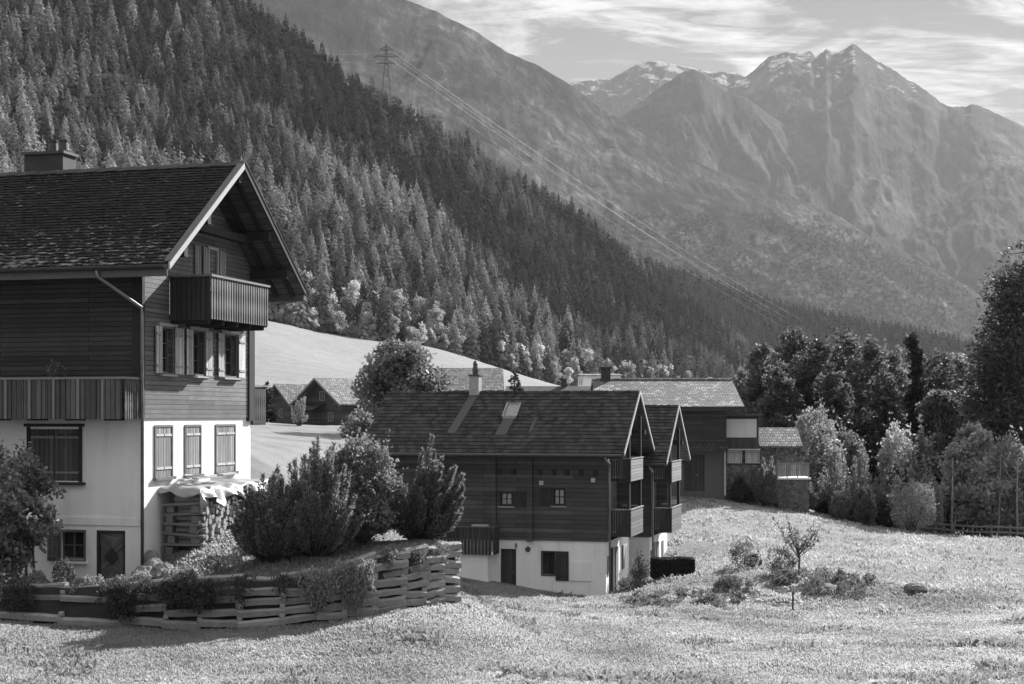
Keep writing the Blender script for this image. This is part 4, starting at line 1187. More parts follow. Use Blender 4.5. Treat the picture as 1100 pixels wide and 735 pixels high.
def round_bush(name, label, cat, loc, w, h, nleaf, leaf, mat, seed, group=None, depth=1.0, lump=0.2, gap=0.15):
    """dense rounded bush: leaves through a lumpy dome, short stems below"""
    r = np.random.default_rng(seed)
    e = empty(name, loc); tag(e, label, cat, group)
    d = rand_unit(nleaf, r); d[:, 2] = np.abs(d[:, 2]) * np.where(r.uniform(size=nleaf) < 0.25, -0.45, 1)
    rad = (0.55 + 0.45*r.uniform(0, 1, nleaf)**0.4) * (1 + lump*fbm(d[:,0]*2.2 + seed, d[:,1]*2.2 + d[:,2]*1.7, 4, seed)) * (1 + 0.10*r.normal(size=nleaf)*(r.uniform(size=nleaf) < 0.25))
    p = d * rad[:, None] * np.array([w/2, w/2*depth, h*0.68]) + np.array([0, 0, h*0.34])
    g = fbm(p[:,0]*3/w + seed, p[:,2]*3/w + p[:,1]*2/w, 3, seed+3)
    k = (g > (gap-1)*0.5) & (p[:, 2] > 0.02)
    p = p[k]; d = d[k]
    V, Fc = leaf_quads(p, np.full(len(p), leaf), r, d*0.7 + np.array([0, 0, 0.3]), 0.9, 0.55)
    mb = MB()
    for i in range(7):
        t = r.uniform(0, 6.28); mb.tube([(0.05*w*math.cos(t), 0.05*w*math.sin(t), -0.05), (0.2*w*math.cos(t), 0.2*w*math.sin(t), h*0.3), (0.3*w*math.cos(t), 0.3*w*math.sin(t), h*0.65)], [w*0.015, w*0.011, w*0.004], 5)
    mb.build('stem', M['bark'], e)
    link('foliage', np_mesh('foliage', V, Fc), M[mat], e)
    return e
def conifer_arrays(h, rad, nwh, nbr, r, quads=2, droop=0.35, base=0.06, jag=0.25, power=0.85):
    """a spruce or larch: whorls of drooping sprays; each spray a folded leafy blade"""
    V = []; Fc = []
    for k in range(nwh):
        f = base + (0.985-base) * (k + r.uniform(-0.3, 0.3)) / nwh
        f = min(max(f, base), 0.985)
        L = rad * ((1-f)/(1-base))**power * r.uniform(1-jag, 1+jag*0.6) + 0.012*h
        nb_ = max(3, int(round(nbr * (0.55 + 0.45*(1-f)))))
        ph = r.uniform(0, 6.28)
        for b in range(nb_):
            th = ph + 2*math.pi*b/nb_ + r.uniform(-0.3, 0.3)
            l = L * r.uniform(0.7, 1.15)
            dx, dy = math.cos(th), math.sin(th)
            up = 0.35*f - 0.05
            z0 = f*h
            def at(s, side, lift=0.0):
                z = z0 + l*s*up - droop*l*s*s + lift
                return (dx*l*s - dy*side, dy*l*s + dx*side, z)
            wd = l * r.uniform(0.26, 0.4)
            i0 = len(V)
            if quads == 1:
                V += [at(0, 0, 0.05*l), at(0.6, wd, -0.12*l), at(1, 0), at(0.6, -wd, -0.12*l)]
                Fc += [(i0, i0+1, i0+2, i0+3)]
            else:
                V += [at(0, 0, 0.06*l), at(0.45, wd, -0.14*l), at(0.55, 0, 0.02*l), at(0.45, -wd, -0.14*l), at(0.9, wd*0.6, -0.1*l), at(1.05, 0), at(0.9, -wd*0.6, -0.1*l)]
                Fc += [(i0, i0+1, i0+2, i0+2), (i0, i0+2, i0+3, i0+3), (i0+1, i0+4, i0+5, i0+2), (i0+2, i0+5, i0+6, i0+3)]
    # leader
    i0 = len(V); t = 0.02*h
    V += [(t, 0, 0.93*h), (-t*0.5, t*0.8, 0.93*h), (0, 0, 1.01*h), (-t*0.5, -t*0.8, 0.93*h)]
    Fc += [(i0, i0+1, i0+2, i0+3)]
    # trunk
    i0 = len(V); t = 0.012*h
    V += [(t, 0, -0.05*h), (-t, t, -0.05*h), (-t*0.3, t*0.3, 0.5*h), (t*0.3, 0, 0.5*h), (-t, -t, -0.05*h), (-t*0.3, -t*0.3, 0.5*h)]
    Fc += [(i0, i0+1, i0+2, i0+3), (i0+1, i0+4, i0+5, i0+2), (i0+4, i0, i0+3, i0+5)]
    return np.array(V, np.float32), np.array(Fc, np.int32)
def cone_tree_arrays(h, rad, n, leaf, r, power=0.8, base=0.05, jag=0.3):
    """small conifer: ragged cone of drooping sprays, no two alike"""
    f = base + (0.97-base)*(1-np.sqrt(r.uniform(0, 1, n)))**1.0
    th = r.uniform(0, 6.28, n)
    tiers = 0.82 + 0.3*np.abs(((f*r.uniform(9, 13) + 0.1*np.sin(th*2)) % 1.0) - 0.5)*2
    lob = 1 + jag*fbm(np.cos(th)*1.6 + r.uniform(0, 50), f*9 + np.sin(th)*1.6, 3, int(r.integers(999)))
    R = rad*((1-f)/(1-base))**power*tiers*lob + 0.008*h
    q = R*(0.45 + 0.6*r.uniform(0, 1, n)**0.5)
    out_ = np.stack([np.cos(th), np.sin(th), np.zeros(n)], 1)
    c = out_*q[:, None] + np.stack([0*f, 0*f, f*h - 0.25*q], 1)
    s = leaf*(0.55 + 0.75*(1-f))
    a_ = out_*0.7 + np.array([0, 0, -0.7]) + rand_unit(n, r)*0.38; a_ /= np.linalg.norm(a_, axis=1, keepdims=True)      # sprays lie along the cone, shingled
    b_ = np.stack([-np.sin(th), np.cos(th), np.zeros(n)], 1) + rand_unit(n, r)*0.42; b_ /= np.linalg.norm(b_, axis=1, keepdims=True)
    sv = (s*r.uniform(0.65, 1.35, n))[:, None]
    V = np.stack([c - a_*sv*0.5, c + b_*sv*0.3, c + a_*sv*0.5, c - b_*sv*0.3], 1).reshape(-1, 3); Fc = np.arange(4*n).reshape(-1, 4)
    n0 = len(V); t = 0.01*h
    tv = np.array([(t,0,-0.05*h),(-t,t,-0.05*h),(-t*0.3,t*0.3,0.9*h),(t*0.3,0,0.9*h),(-t,-t,-0.05*h),(-t*0.3,-t*0.3,0.9*h),(0.012*h,0,0.9*h),(0,0,1.02*h),(-0.012*h,0.006*h,0.9*h),(0,-0.012*h,0.88*h)])
    return np.concatenate([V, tv]).astype(np.float32), np.concatenate([Fc, np.array([(0,1,2,3),(1,4,5,2),(4,0,3,5),(6,7,8,9)]) + n0]).astype(np.int32)
def tri_fix(F4):
    """quads with a doubled corner become true triangles: returns list of tuples"""
    return [tuple(dict.fromkeys(f)) for f in F4.tolist()]
def conifer_mesh(name, arr):
    me = bpy.data.meshes.new(name); me.from_pydata(arr[0].tolist(), [], tri_fix(arr[1])); return me
def big_conifer(name, label, cat, loc, h, rad, seed, mat, nwh=30, nbr=8, ncl=9, leaf=0.5, power=0.7, base=0.1, group=None, tr=None, gapw=0.12):
    """a conifer near enough to show limbs: trunk, drooping limbs and needle sprays along them"""
    r = np.random.default_rng(seed)
    e = empty(name, loc); tag(e, label, cat, group)
    mb = MB(); P_ = []; A_ = []
    t_ = tr or h*0.016
    mb.tube([(0, 0, -0.3), (0, 0, h*0.3), (0, 0, h*0.97)], [t_*1.2, t_*0.8, t_*0.1], 8)
    for k in range(nwh):
        f = base + (0.98-base)*(k + r.uniform(-0.3, 0.3))/nwh
        f = min(max(f, base), 0.98)
        L = rad*((1-f)/(1-base))**power + 0.02*h
        for b in range(max(3, int(nbr*(0.5+0.5*(1-f))))):
            if r.uniform() < gapw: continue
            th = r.uniform(0, 6.28); l = L*r.uniform(0.6, 1.2); up = 0.5*f - 0.1; dr = r.uniform(0.15, 0.4)
            d = np.array([math.cos(th), math.sin(th), 0])
            def at(s): return d*l*s + np.array([0, 0, f*h + l*s*up - dr*l*s*s + 0.1*l*s**4])
            mb.tube([at(0.0), at(0.5), at(0.9)], [t_*0.22, t_*0.14, t_*0.04], 4, False)
            m_ = max(4, int(ncl*l/rad*3))
            s = r.uniform(0.2, 1.05, m_); c = np.array([at(x) for x in s])
            sw = (0.28*l*(1.15-s))[:, None] * r.normal(size=(m_, 1))
            side = np.array([-d[1], d[0], 0])
            c = c + side*sw + np.array([0, 0, -1])*np.abs(r.normal(size=(m_, 1)))*0.06*l
            P_.append(c); A_.append(np.tile(d*0.8, (m_, 1)) + side*np.sign(sw)*0.7 + np.array([0, 0, -0.25]))
    mb.build('trunk', M['bark'], e, smooth=True)
    P_ = np.concatenate(P_); A_ = np.concatenate(A_)
    V, Fc = leaf_quads(P_, np.full(len(P_), leaf), r, A_, 0.5, 0.42)
    link('crown', np_mesh('crown', V, Fc), M[mat], e)
    return e
def copy_tree(o, loc, rz=0.0, sc=1.0, label=None, group=None, parent=None):
    c = o.copy(); COL.objects.link(c); c.location = loc; c.rotation_euler = (0, 0, rz); c.scale = (sc, sc, sc)
    if label: c['label'] = label
    if group: c['group'] = group
    for ch in o.children:
        d = ch.copy(); COL.objects.link(d); d.parent = c
    return c

# ------------------------------------------------------------------ hillside forest
r = np.random.default_rng(5)
def scatter(hill, px0, px1, t0, t1, spacing, r, cand):
    px = r.uniform(px0, px1, cand); t = r.uniform(t0, t1, cand)
    fd, rd, fy, ry = lut(px, hill.tab, 2), lut(px, hill.tab, 4), lut(px, hill.tab, 1), lut(px, hill.tab, 3)
    d = fd + (rd-fd)*t
    area = d/F * (rd-fd)
    k = r.uniform(0, area.max(), cand) < area
    px, t = px[k], t[k]
    p = hill.pt(px, t)
    cell = {}; keep = []
    ii = np.floor(p[:, :2]/spacing).astype(int)
    for n_, (a, b) in enumerate(map(tuple, ii)):
        if (a, b) not in cell:
            cell[(a, b)] = 1; keep.append(n_)
    return p[keep], px[keep], t[keep]
TP, TPX, TT = scatter(near_slope, -60, 1000, 0.004, 1.03, 8.4, r, 90000)
PY = HOR - (TP[:, 2]-EYE)/TP[:, 1]*F
vis = ~((TPX < 60) & (PY > 300)) & (PY > -60)
clear = (np.hypot((TPX-408)/13, (PY-122)/24) < 1)          # clearing below the pylon
vis &= ~(clear & (r.uniform(size=len(TP)) < 0.8))
TP, TPX, TT, PY = TP[vis], TPX[vis], TT[vis], PY[vis]
nT = len(TP)
larch = 1.9*fbm(TP[:,0]/95, TP[:,1]/95, 4, 77) + 0.2*r.normal(size=nT) - 0.2*np.clip((TT-0.55)*3, 0, 1) + 0.30*np.clip(1-TT*2.6, -0.9, 1) + 0.35*np.clip((150-TPX)/200, 0, 1)
tint = np.clip(0.38 + 0.6*larch + 0.12*r.normal(size=nT), 0.02, 0.97)
HT = r.uniform(16, 30, nT) * (0.82 + 0.25*fbm(TP[:,0]/80, TP[:,1]/80, 2, 8)) * np.where(r.uniform(size=nT) < 0.2, 0.6, 1)
app = HT/TP[:, 1]
# the 300 that show largest stand as trees of their own, the rest is one wood
seen = (TPX > 262) | (PY < 175)
order = np.argsort(-(app*seen))
solo = set(order[:300].tolist())
protos = []
for k in range(9):
    a = cone_tree_arrays(1.0, 0.17 + 0.025*(k % 3), 620, 0.085, np.random.default_rng(100+k), 0.72 + 0.08*(k % 3), 0.04, 0.35)
    protos.append(conifer_mesh('conifer', a)); protos[-1].materials.append(M['forest'])
for n_, i in enumerate(sorted(solo)):
    o = bpy.data.objects.new('conifer_tree', protos[r.integers(0, 9)]); COL.objects.link(o)
    o.location = TP[i] - np.array([0, 0, 0.4]); o.rotation_euler = (0, 0, r.uniform(0, 6.28)); s = HT[i]
    w_ = s*r.uniform(0.9, 1.2); o.scale = (w_, w_, s)
    tag(o, 'slender conifer in the lower forest belt on the hillside', 'tree', 'conifers along the lower hillside forest')
def merge_trees(P_, H_, T_, protos_, r):
    VV = []; FF = []; TI = []; nb = 0
    which = r.integers(0, len(protos_), len(P_))
    for k, (pv, pf) in enumerate(protos_):
        idx = np.where(which == k)[0]
        if not len(idx): continue
        a = r.uniform(0, 6.28, len(idx)); ca, sa = np.cos(a), np.sin(a)
        s = H_[idx]; w_ = s*r.uniform(0.9, 1.2, len(idx))
        x = (pv[None, :, 0]*ca[:, None] - pv[None, :, 1]*sa[:, None])*w_[:, None] + P_[idx, 0:1]
        y = (pv[None, :, 0]*sa[:, None] + pv[None, :, 1]*ca[:, None])*w_[:, None] + P_[idx, 1:2]
        z = pv[None, :, 2]*s[:, None] + P_[idx, 2:3] - 0.4
        VV.append(np.stack([x, y, z], -1).reshape(-1, 3))
        FF.append((pf[None] + (np.arange(len(idx))*len(pv))[:, None, None] + nb).reshape(-1, 4)); nb += len(idx)*len(pv)
        TI.append(np.repeat(T_[idx], len(pv)))
    return np.concatenate(VV), np.concatenate(FF), np.concatenate(TI)
rest = np.array([i for i in range(nT) if i not in solo])
lowp = [cone_tree_arrays(1.0, 0.16 + 0.025*(k % 4), 190, 0.13, np.random.default_rng(200+k), 0.7 + 0.08*(k % 3), 0.05, 0.4) for k in range(12)]
V, Fc, TI = merge_trees(TP[rest], HT[rest], tint[rest], lowp, r)
tag(link('forest', np_mesh('forest', V, Fc, attrs={'tint': TI}), M['forest']), 'dense conifer wood covering the steep hillside', 'forest', kind='stuff')
# wood on the spur behind and on the flank of the grassy mountain
SP, SPX, ST = scatter(spur, 640, 1140, 0.25, 1.02, 9.5, r, 40000)
tinyp = [cone_tree_arrays(1.0, 0.19, 60, 0.2, np.random.default_rng(300+k), 0.8, 0.05, 0.3) for k in range(6)]
V, Fc, TI = merge_trees(SP, r.uniform(15, 24, len(SP)), r.uniform(0.05, 0.5, len(SP)), tinyp, r)
tag(link('spur_forest', np_mesh('spur_forest', V, Fc, attrs={'tint': TI}), M['spur']), 'distant conifer wood on the valley spur', 'forest', kind='stuff')
GP, GPX, GT = scatter(grass_mountain, 520, 1240, 0.12, 0.97, 16, r, 130000)
gpy = HOR - (GP[:, 2]-EYE)/GP[:, 1]*F
lim = np.interp(GPX, [520, 640, 760, 900, 1060], [330, 235, 225, 236, 310])
den = fbm(GP[:,0]/180, GP[:,1]/240, 4, 14)
k = (gpy > lim + 18*den) & (den > -0.32 + 0.5*r.uniform(size=len(GP))*(gpy < lim+50) - 0.1)
GP = GP[k]
V, Fc, TI = merge_trees(GP, r.uniform(15, 27, len(GP)), r.uniform(0.0, 0.5, len(GP)), [conifer_arrays(1.0, 0.24, 4, 5, np.random.default_rng(400+k), 1, 0.3, 0.1, 0.2, 0.8) for k in range(3)], r)
tag(link('mountain_forest', np_mesh('mountain_forest', V, Fc, attrs={'tint': TI}), M['forest_far']), 'far conifer wood on the grassy mountain flank', 'forest', kind='stuff')

# pale broadleaf trees along the forest foot
fp = []
for k in range(5):
    rk = np.random.default_rng(500+k)
    bl = tree_blobs(1.0, 0.62, 0.12, rk, 15, 0.9, 0.6)
    p, d = blob_points(bl, 2400, rk, 0.3, 0.4, 6, k)
    V, Fc = leaf_quads(p, np.full(len(p), 0.045), rk, d*0.6, 1.0, 0.8)
    n0 = len(V); tv = np.array([(0.02,0,-0.05),(-0.01,0.018,-0.05),(-0.004,0.006,0.6),(0.008,0,0.6),(-0.01,-0.018,-0.05),(-0.004,-0.006,0.6)])
    V = np.concatenate([V, tv]); Fc = np.concatenate([Fc, np.array([(0,1,2,3),(1,4,5,2),(4,0,3,5)]) + n0])
    fp.append(np_mesh('broadleaf', V, Fc)); fp[-1].materials.append(M['forest_pale'])
rf_ = random.Random(3); foot = []
for row in range(3):
    px = 276 + 5*row
    while px < 815:
        foot.append((px, max(0.002, 0.006 + 0.035*row + rf_.uniform(-0.01, 0.012) + (0.05 if px > 680 else 0)), rf_.uniform(10, 17) * (0.75 if row == 0 else 1)))
        px += rf_.uniform(9, 17) + 5*row
for n_, (px, t, h) in enumerate(foot):
    p = near_slope.pt(np.array([float(px)]), np.array([t]))[0]
    o = bpy.data.objects.new('broadleaf_tree', fp[n_ % 5]); COL.objects.link(o)
    o.location = p; o.rotation_euler = (0, 0, n_*1.7); o.scale = (h*1.05, h*1.05, h)
    tag(o, 'pale bushy broadleaf tree at the foot of the hillside forest', 'tree', 'pale broadleaf trees along the forest foot')

# ------------------------------------------------------------------ pylon and power lines
pb = near_slope.pt(np.array([415.0]), np.array([0.985]))[0]
PH = 54.0
py_ = empty('power_pylon', pb); tag(py_, 'tall lattice power pylon on the forest ridge', 'pylon')
mb = MB()
def pw(z): return 4.0*(1 - z/PH)**1.2 + 0.5
zs = np.linspace(0, PH, 13)
for i in range(12):
    a, b = zs[i], zs[i+1]; wa, wb = pw(a), pw(b)
    ca = [(-wa,-wa,a),(wa,-wa,a),(wa,wa,a),(-wa,wa,a)]; cb = [(-wb,-wb,b),(wb,-wb,b),(wb,wb,b),(-wb,wb,b)]
    for k in range(4):
        mb.bar(ca[k], cb[k], 0.32, 0.32, (1,0,0)); mb.bar(ca[k], cb[(k+1) % 4], 0.16, 0.16, (1,0,0)); mb.bar(ca[(k+1) % 4], cb[k], 0.16, 0.16, (1,0,0))
mb.build('tower', M['metal_dark'], py_)
arms = [(PH*0.92, 5.0), (PH*0.82, 9.5), (PH*0.72, 7.0)]
tips = []
for z, w_ in arms:
    mb = MB()
    for s in (-1, 1):
        mb.bar((0, 0.8, z), (s*w_, 0, z+0.2), 0.35, 0.35); mb.bar((0, -0.8, z), (s*w_, 0, z+0.2), 0.35, 0.35); mb.bar((0, 0, z+2.6), (s*w_, 0, z+0.3), 0.3, 0.3)
        tips.append(Vector(pb) + Vector((s*w_, 0, z-1.6)))
    mb.build('crossarm', M['metal_dark'], py_)
    for s in (-1, 1):
        mb = MB(); mb.tube([(s*w_, 0, z+0.1), (s*w_, 0, z-1.6)], 0.22, 6); mb.build('insulator', M['metal_dark'], py_)
def wire(p, q, sag, label, group, rad=0.12):
    mb = MB(); pts = []
    for i in range(25):
        t = i/24; v = Vector(p).lerp(Vector(q), t); v.z -= sag*4*t*(1-t); pts.append(v)
    w = mb.tube(pts, rad, 5, False).build('power_line', M['wire'])
    tag(w, label, 'power line', group)
M['wire'] = mat_plain('wire', 0.3, 0.5, 0.3, 0.1, 1, 0.2)
for k, tp in enumerate(tips[:4]):
    e_ = P(846 + 12*(k % 2), 342 + 12*(k//2), 2480)
    wire(tp, e_, 9, 'taut power line running down the valley from the ridge pylon', 'power lines running down the valley', 0.075 if k < 2 else 0.045)
    e2 = P(120 + 20*(k % 2), -40 + 16*(k//2), 1010)
    wire(tp, e2, 22, 'power line crossing the forest uphill of the ridge pylon', 'power lines crossing the forest', 0.06)

M['soil_dark'] = mat_plain('soil_dark', 0.035, 0.95, 0.1, 0.5, 1.5)
# ------------------------------------------------------------------ raised garden and its timber retaining wall
WL = [(-80,36.9,632),(0,36.2,629),(55,35.9,628),(110,35.7,627),(163,35.5,625),(215,35.3,622),(258,35.1,620),(300,35.0,618),(335,35.05,614),(370,35.25,606),(405,35.6,596),(440,36.1,590),(466,36.7,586),(489,37.4,584)]
wx = np.array([(p[0]-550)/F*p[1] for p in WL]); wy = np.array([p[1] for p in WL]); wz = np.array([EYE - (p[2]-HOR)/F*p[1] for p in WL])
BL = [(-80,60),(0,60),(55,60),(110,60),(163,61),(215,62),(258,63),(300,63),(335,61),(370,58),(405,54),(440,50),(466,46),(492,42.5)]
tc_pts = [(x, y+0.25) for x, y in zip(wx, wy)]; tc_val = list(wz - 0.10)
def addt(px, d, rel): tc_pts.append(((px-550)/F*d, d)); tc_val.append(EYE + rel)
for a in [(0,38.2,-4.4),(60,38.0,-4.42),(119,37.9,-4.44),(145,37.6,-4.35),(165,39.0,-3.95),(185,39.0,-3.7),(215,39.5,-3.45),(240,41.5,-3.15),(262,44,-2.7),(240,37.4,-3.55),(270,36.6,-3.6),(300,36.8,-3.45),(345,37.5,-3.4),(385,38.2,-3.25),(430,38.2,-3.25),(465,38.5,-3.3),(300,41,-2.8),(350,43,-2.7),(420,43,-3.3),(300,50,-2.3),(380,49,-2.9),(100,45,-4.0),(0,45,-4.0),(180,45,-3.2),(280,56,-2.0)]: addt(*a)
for (px, d) in BL:
    x = (px-550)/F*d; tc_pts.append((x, d)); tc_val.append(gz(x, d) - 0.05)
tt_ = TPS(np.array(tc_pts)/10.0, tc_val, 1e-3)
sN = 240; rN = 90
si = np.linspace(0, len(WL)-1, sN)
ax = np.interp(si, range(len(WL)), wx); ay = np.interp(si, range(len(WL)), wy) + 0.12
bx = np.interp(si, range(len(BL)), [(p[0]-550)/F*p[1] for p in BL]); by = np.interp(si, range(len(BL)), [p[1] for p in BL])
rr_ = np.linspace(0, 1, rN)**1.6
X_ = ax[None, :]*(1-rr_[:, None]) + bx[None, :]*rr_[:, None]; Y_ = ay[None, :]*(1-rr_[:, None]) + by[None, :]*rr_[:, None]
def terrace_z(x, y):
    x = np.asarray(x, float); y = np.asarray(y, float)
    q = np.stack([x.ravel(), y.ravel()], 1)/10.0
    z = tt_(q).reshape(x.shape) + 0.05*fbm(x/0.8, y/0.8, 4, 12)
    return z
Z_ = terrace_z(X_, Y_)
tv = np.stack([X_, Y_, Z_], -1)
skirt = tv.copy()[[0]]; skirt[..., 2] -= 1.9
tv2 = np.concatenate([skirt, tv], 0)
fcs = grid_faces(rN+1, sN)[:, ::-1]
n0 = tv2.shape[0]*tv2.shape[1]
endc = tv2[:, -1].copy(); endc[:, 2] -= 1.8; endc2 = tv2[:, 0].copy(); endc2[:, 2] -= 1.8
vv = np.concatenate([tv2.reshape(-1, 3), endc, endc2])
ex = []
for i in range(rN):
    a, b = i*sN + sN-1, (i+1)*sN + sN-1; ex.append((a, b, n0+i+1, n0+i))
    a, b = i*sN, (i+1)*sN; ex.append((b, a, n0+rN+1+i, n0+rN+1+i+1))
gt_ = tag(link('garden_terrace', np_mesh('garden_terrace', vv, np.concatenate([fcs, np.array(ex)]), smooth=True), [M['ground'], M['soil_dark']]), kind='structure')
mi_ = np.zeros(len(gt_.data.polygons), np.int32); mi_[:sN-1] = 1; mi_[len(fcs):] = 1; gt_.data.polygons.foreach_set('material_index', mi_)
def tz(x, y): return float(terrace_z(np.array([x]), np.array([y]))[0])
def on_terrace(px, d, sink=0.03):
    x = (px-550)/F*d; return Vector((x, d, tz(x, d) - sink))

tw = empty('retaining_wall', (wx[6], wy[6], gz(wx[6], wy[6]))); tag(tw, 'weathered timber beam retaining wall curving round the garden', 'wall')
org = Vector(tw.location)
rw = random.Random(4)
def wpt(s):
    return np.interp(s, range(len(WL)), wx), np.interp(s, range(len(WL)), wy), np.interp(s, range(len(WL)), wz)
s_edges = [0.4, 1.0, 2.2, 3.4, 4.3, 5.0, 6.0, 7.1, 8.2, 9.0, 9.9, 10.8, 11.6, 12.3, 13.0]
for i in range(len(s_edges)-1):
    xa, ya, za = wpt(s_edges[i]); xb, yb, zb = wpt(s_edges[i+1])
    ga_, gb_ = gz(xa, ya-0.1), gz(xb, yb-0.1)
    n = 4 if i < 5 else (5 if i < 7 else 6)
    if i >= 9: n = 7
    for k in range(n):
        f = (k + 0.5 + (0.28 if i % 2 else 0.0) - 0.14) / n
        if i < 3 and k in (1,) : continue
        j = lambda q=0.03: rw.gauss(0, q)
        bk = 0.28*f
        a = Vector((xa - 0.06 + j(), ya + bk + j(), ga_ + (za-ga_)*f + j(0.025))); b = Vector((xb + 0.06 + j(), yb + bk + j(), gb_ + (zb-gb_)*f + j(0.025)))
        hgt = 0.16 + rw.random()*0.05
        m2 = MB(); NS = 5; rings = []
        dv = (b-a).normalized(); sd = Vector((-dv.y, dv.x, 0)).normalized()
        for q in range(NS+1):       # a hewn log: uneven along its length
            c_ = a.lerp(b, q/NS) - org + Vector((0, 0, j(0.005))); hw = 0.11 + j(0.005); hh_ = hgt/2 + j(0.005)
            rings.append([c_ - sd*hw*0.9 + Vector((0,0,-hh_*0.8)), c_ - sd*hw + Vector((0,0,hh_*0.5)), c_ - sd*hw*0.5 + Vector((0,0,hh_)), c_ + sd*hw*0.7 + Vector((0,0,hh_)), c_ + sd*hw + Vector((0,0,-hh_*0.6)), c_ + Vector((0,0,-hh_))])
        for q in range(NS):
            i0 = len(m2.v); m2.add(rings[q] + rings[q+1], [(e, (e+1) % 6, 6+(e+1) % 6, 6+e) for e in range(6)] + ([tuple(range(6))] if q == 0 else []) + ([tuple(range(6, 12))] if q == NS-1 else []))
        bo_ = m2.build('beam', M['sleeper'], tw)
        bm_ = bmesh.new(); bm_.from_mesh(bo_.data); bmesh.ops.remove_doubles(bm_, verts=bm_.verts, dist=1e-5); bm_.to_mesh(bo_.data); bm_.free()
        if i % 1 == 0 and k < n-1:      # short header under the joint, end-on
            z = b.z + 0.5*(zb-gb_)/n
            m2 = MB(); m2.bar(Vector((xb, yb-0.1+bk, z))-org, Vector((xb-0.05, yb+0.5+bk, z))-org, 0.12, 0.1); m2.build('header', M['sleeper'], tw, bevel=0.015)

# ------------------------------------------------------------------ firewood, tarpaulin, boulders beside the chalet
Rm = Matrix.Translation(c1) @ Matrix.Rotation(-YAW, 4, 'Z')
def h1(x, y, z): return Rm @ Vector((x, y, z))
logs = []
for k in range(7):
    m2 = MB(); rk = random.Random(k); n = rk.choice([5, 6, 7]); rad = 0.075 + 0.02*rk.random()
    ring = [(rad*rk.uniform(0.75, 1.2)*math.cos(6.283*i/n), rad*rk.uniform(0.75, 1.15)*math.sin(6.283*i/n)) for i in range(n)]
    m2.prism([(-0.45, a, b) for a, b in ring], (0.92, 0.03*rk.uniform(-1, 1), 0.0))
    bm_ = m2; me = bpy.data.meshes.new('firewood_log'); me.from_pydata(m2.v, [], m2.f); me.materials.append(M['log']); logs.append(me)
rk = random.Random(9)
for j in range(25):
    t = 1.25 + 0.165*j
    q = h1(1.3, t, 0); zb = tz(q.x, q.y) - (EYE - H1B)
    zb = max(zb, 0.7 + 0.16*max(0, t-1))
    top = 2.62 + 0.05*math.sin(j)
    z = zb + 0.06 + (0.08 if j % 2 else 0); n = 0
    while z < top:
        o = bpy.data.objects.new('firewood_log', logs[rk.randrange(7)]); COL.objects.link(o)
        o.location = h1(0.72 + rk.gauss(0, 0.035), t + rk.gauss(0, 0.01), z); o.rotation_euler = (rk.uniform(0, 6.28), rk.gauss(0, 0.03), -YAW + rk.gauss(0, 0.04) + (math.pi if rk.random() < 0.5 else 0))
        tag(o, 'split log in the woodpile stacked against the gable wall', 'log', 'split logs in the woodpile')
        z += 0.158
for k, z in enumerate((0.55, 0.92, 1.22, 1.48, 1.75, 2.02, 2.28)):
    m2 = MB(); l = 1.35 if k == 0 else rk.uniform(1.05, 1.2)
    m2.box(-l/2, l/2, -0.1, 0.1, -0.035, 0.035)
    o = m2.build('plank', M['timber'], None, bevel=0.01); o.location = h1(0.68 if k else 0.6, 1.02 + rk.uniform(-0.04, 0.04), z); o.rotation_euler = (rk.gauss(0, 0.02), rk.gauss(0, 0.03), -YAW + rk.gauss(0, 0.03))
    tag(o, 'grey plank laid across the near end of the woodpile', 'plank', 'planks across the near end of the woodpile')
    if k < 6:
        for xx in (0.3, 1.02):
            m3 = MB(); m3.box(-0.1, 0.1, -0.12, 0.12, 0, (0.92-0.55 if k == 0 else 0.27) - 0.075)
            o2 = m3.build('wood_block', M['timber'], None, bevel=0.01); o2.location = h1(xx + rk.uniform(-0.05, 0.05), 1.05, z+0.037); o2.rotation_euler = (0, 0, -YAW)
            tag(o2, 'short wood block between the stacked planks of the woodpile', 'wood block', 'wood blocks between the stacked planks')
# tarpaulin
nu, nv = 60, 36
U, Vv = np.meshgrid(np.linspace(0.62, 5.3, nu), np.linspace(0.02, 1.75, nv), indexing='ij')
zt = 2.74 + 0.07*fbm(U*2.3, Vv*3, 4, 3) + 0.03*np.sin(U*5 + 2*fbm(U, Vv*2, 2, 4)) - 0.1*np.clip(Vv-0.8, 0, 1)
over = np.clip(Vv - 1.2, 0, 1); fold = 0.5 + 0.5*np.sin(U*4.1 + 1.2*fbm(U*1.3, Vv*0+2, 3, 6))
xx = np.minimum(Vv, 1.2) + over*(0.25 + 0.16*np.sin(U*10 + 3*fbm(U*2, Vv, 2, 8)))
zt = zt - over*(0.35 + 0.5*fold*fold) + 0.02*np.sin(U*13)*over
near_ = np.clip(1.0 - U, 0, 1); fl_ = np.abs(np.sin(Vv*2.6 + 0.5))
zt = zt - near_*(0.25 + 0.8*np.abs(((Vv*1.05 + 0.15) % 1.0) - 0.5)*2*(0.6 + 0.5*fbm(Vv*3, U, 2, 5))); Uy = np.maximum(U, 0.92 - 0.2*near_ - 0.06*near_*np.sin(Vv*13))
lv = np.stack([xx, Uy, zt], -1).reshape(-1, 3)
wv = np.array([tuple(Rm @ Vector(p)) for p in lv]) - np.array(h1(0.7, 3, 2.8))
tp_ = link('tarpaulin', np_mesh('tarpaulin', wv, grid_faces(nu, nv), smooth=True), M['tarp']); tp_.location = h1(0.7, 3, 2.8)
tag(tp_, 'pale crumpled tarpaulin draped over the woodpile', 'tarpaulin')
so_ = tp_.modifiers.new('solid', 'SOLIDIFY'); so_.thickness = 0.012
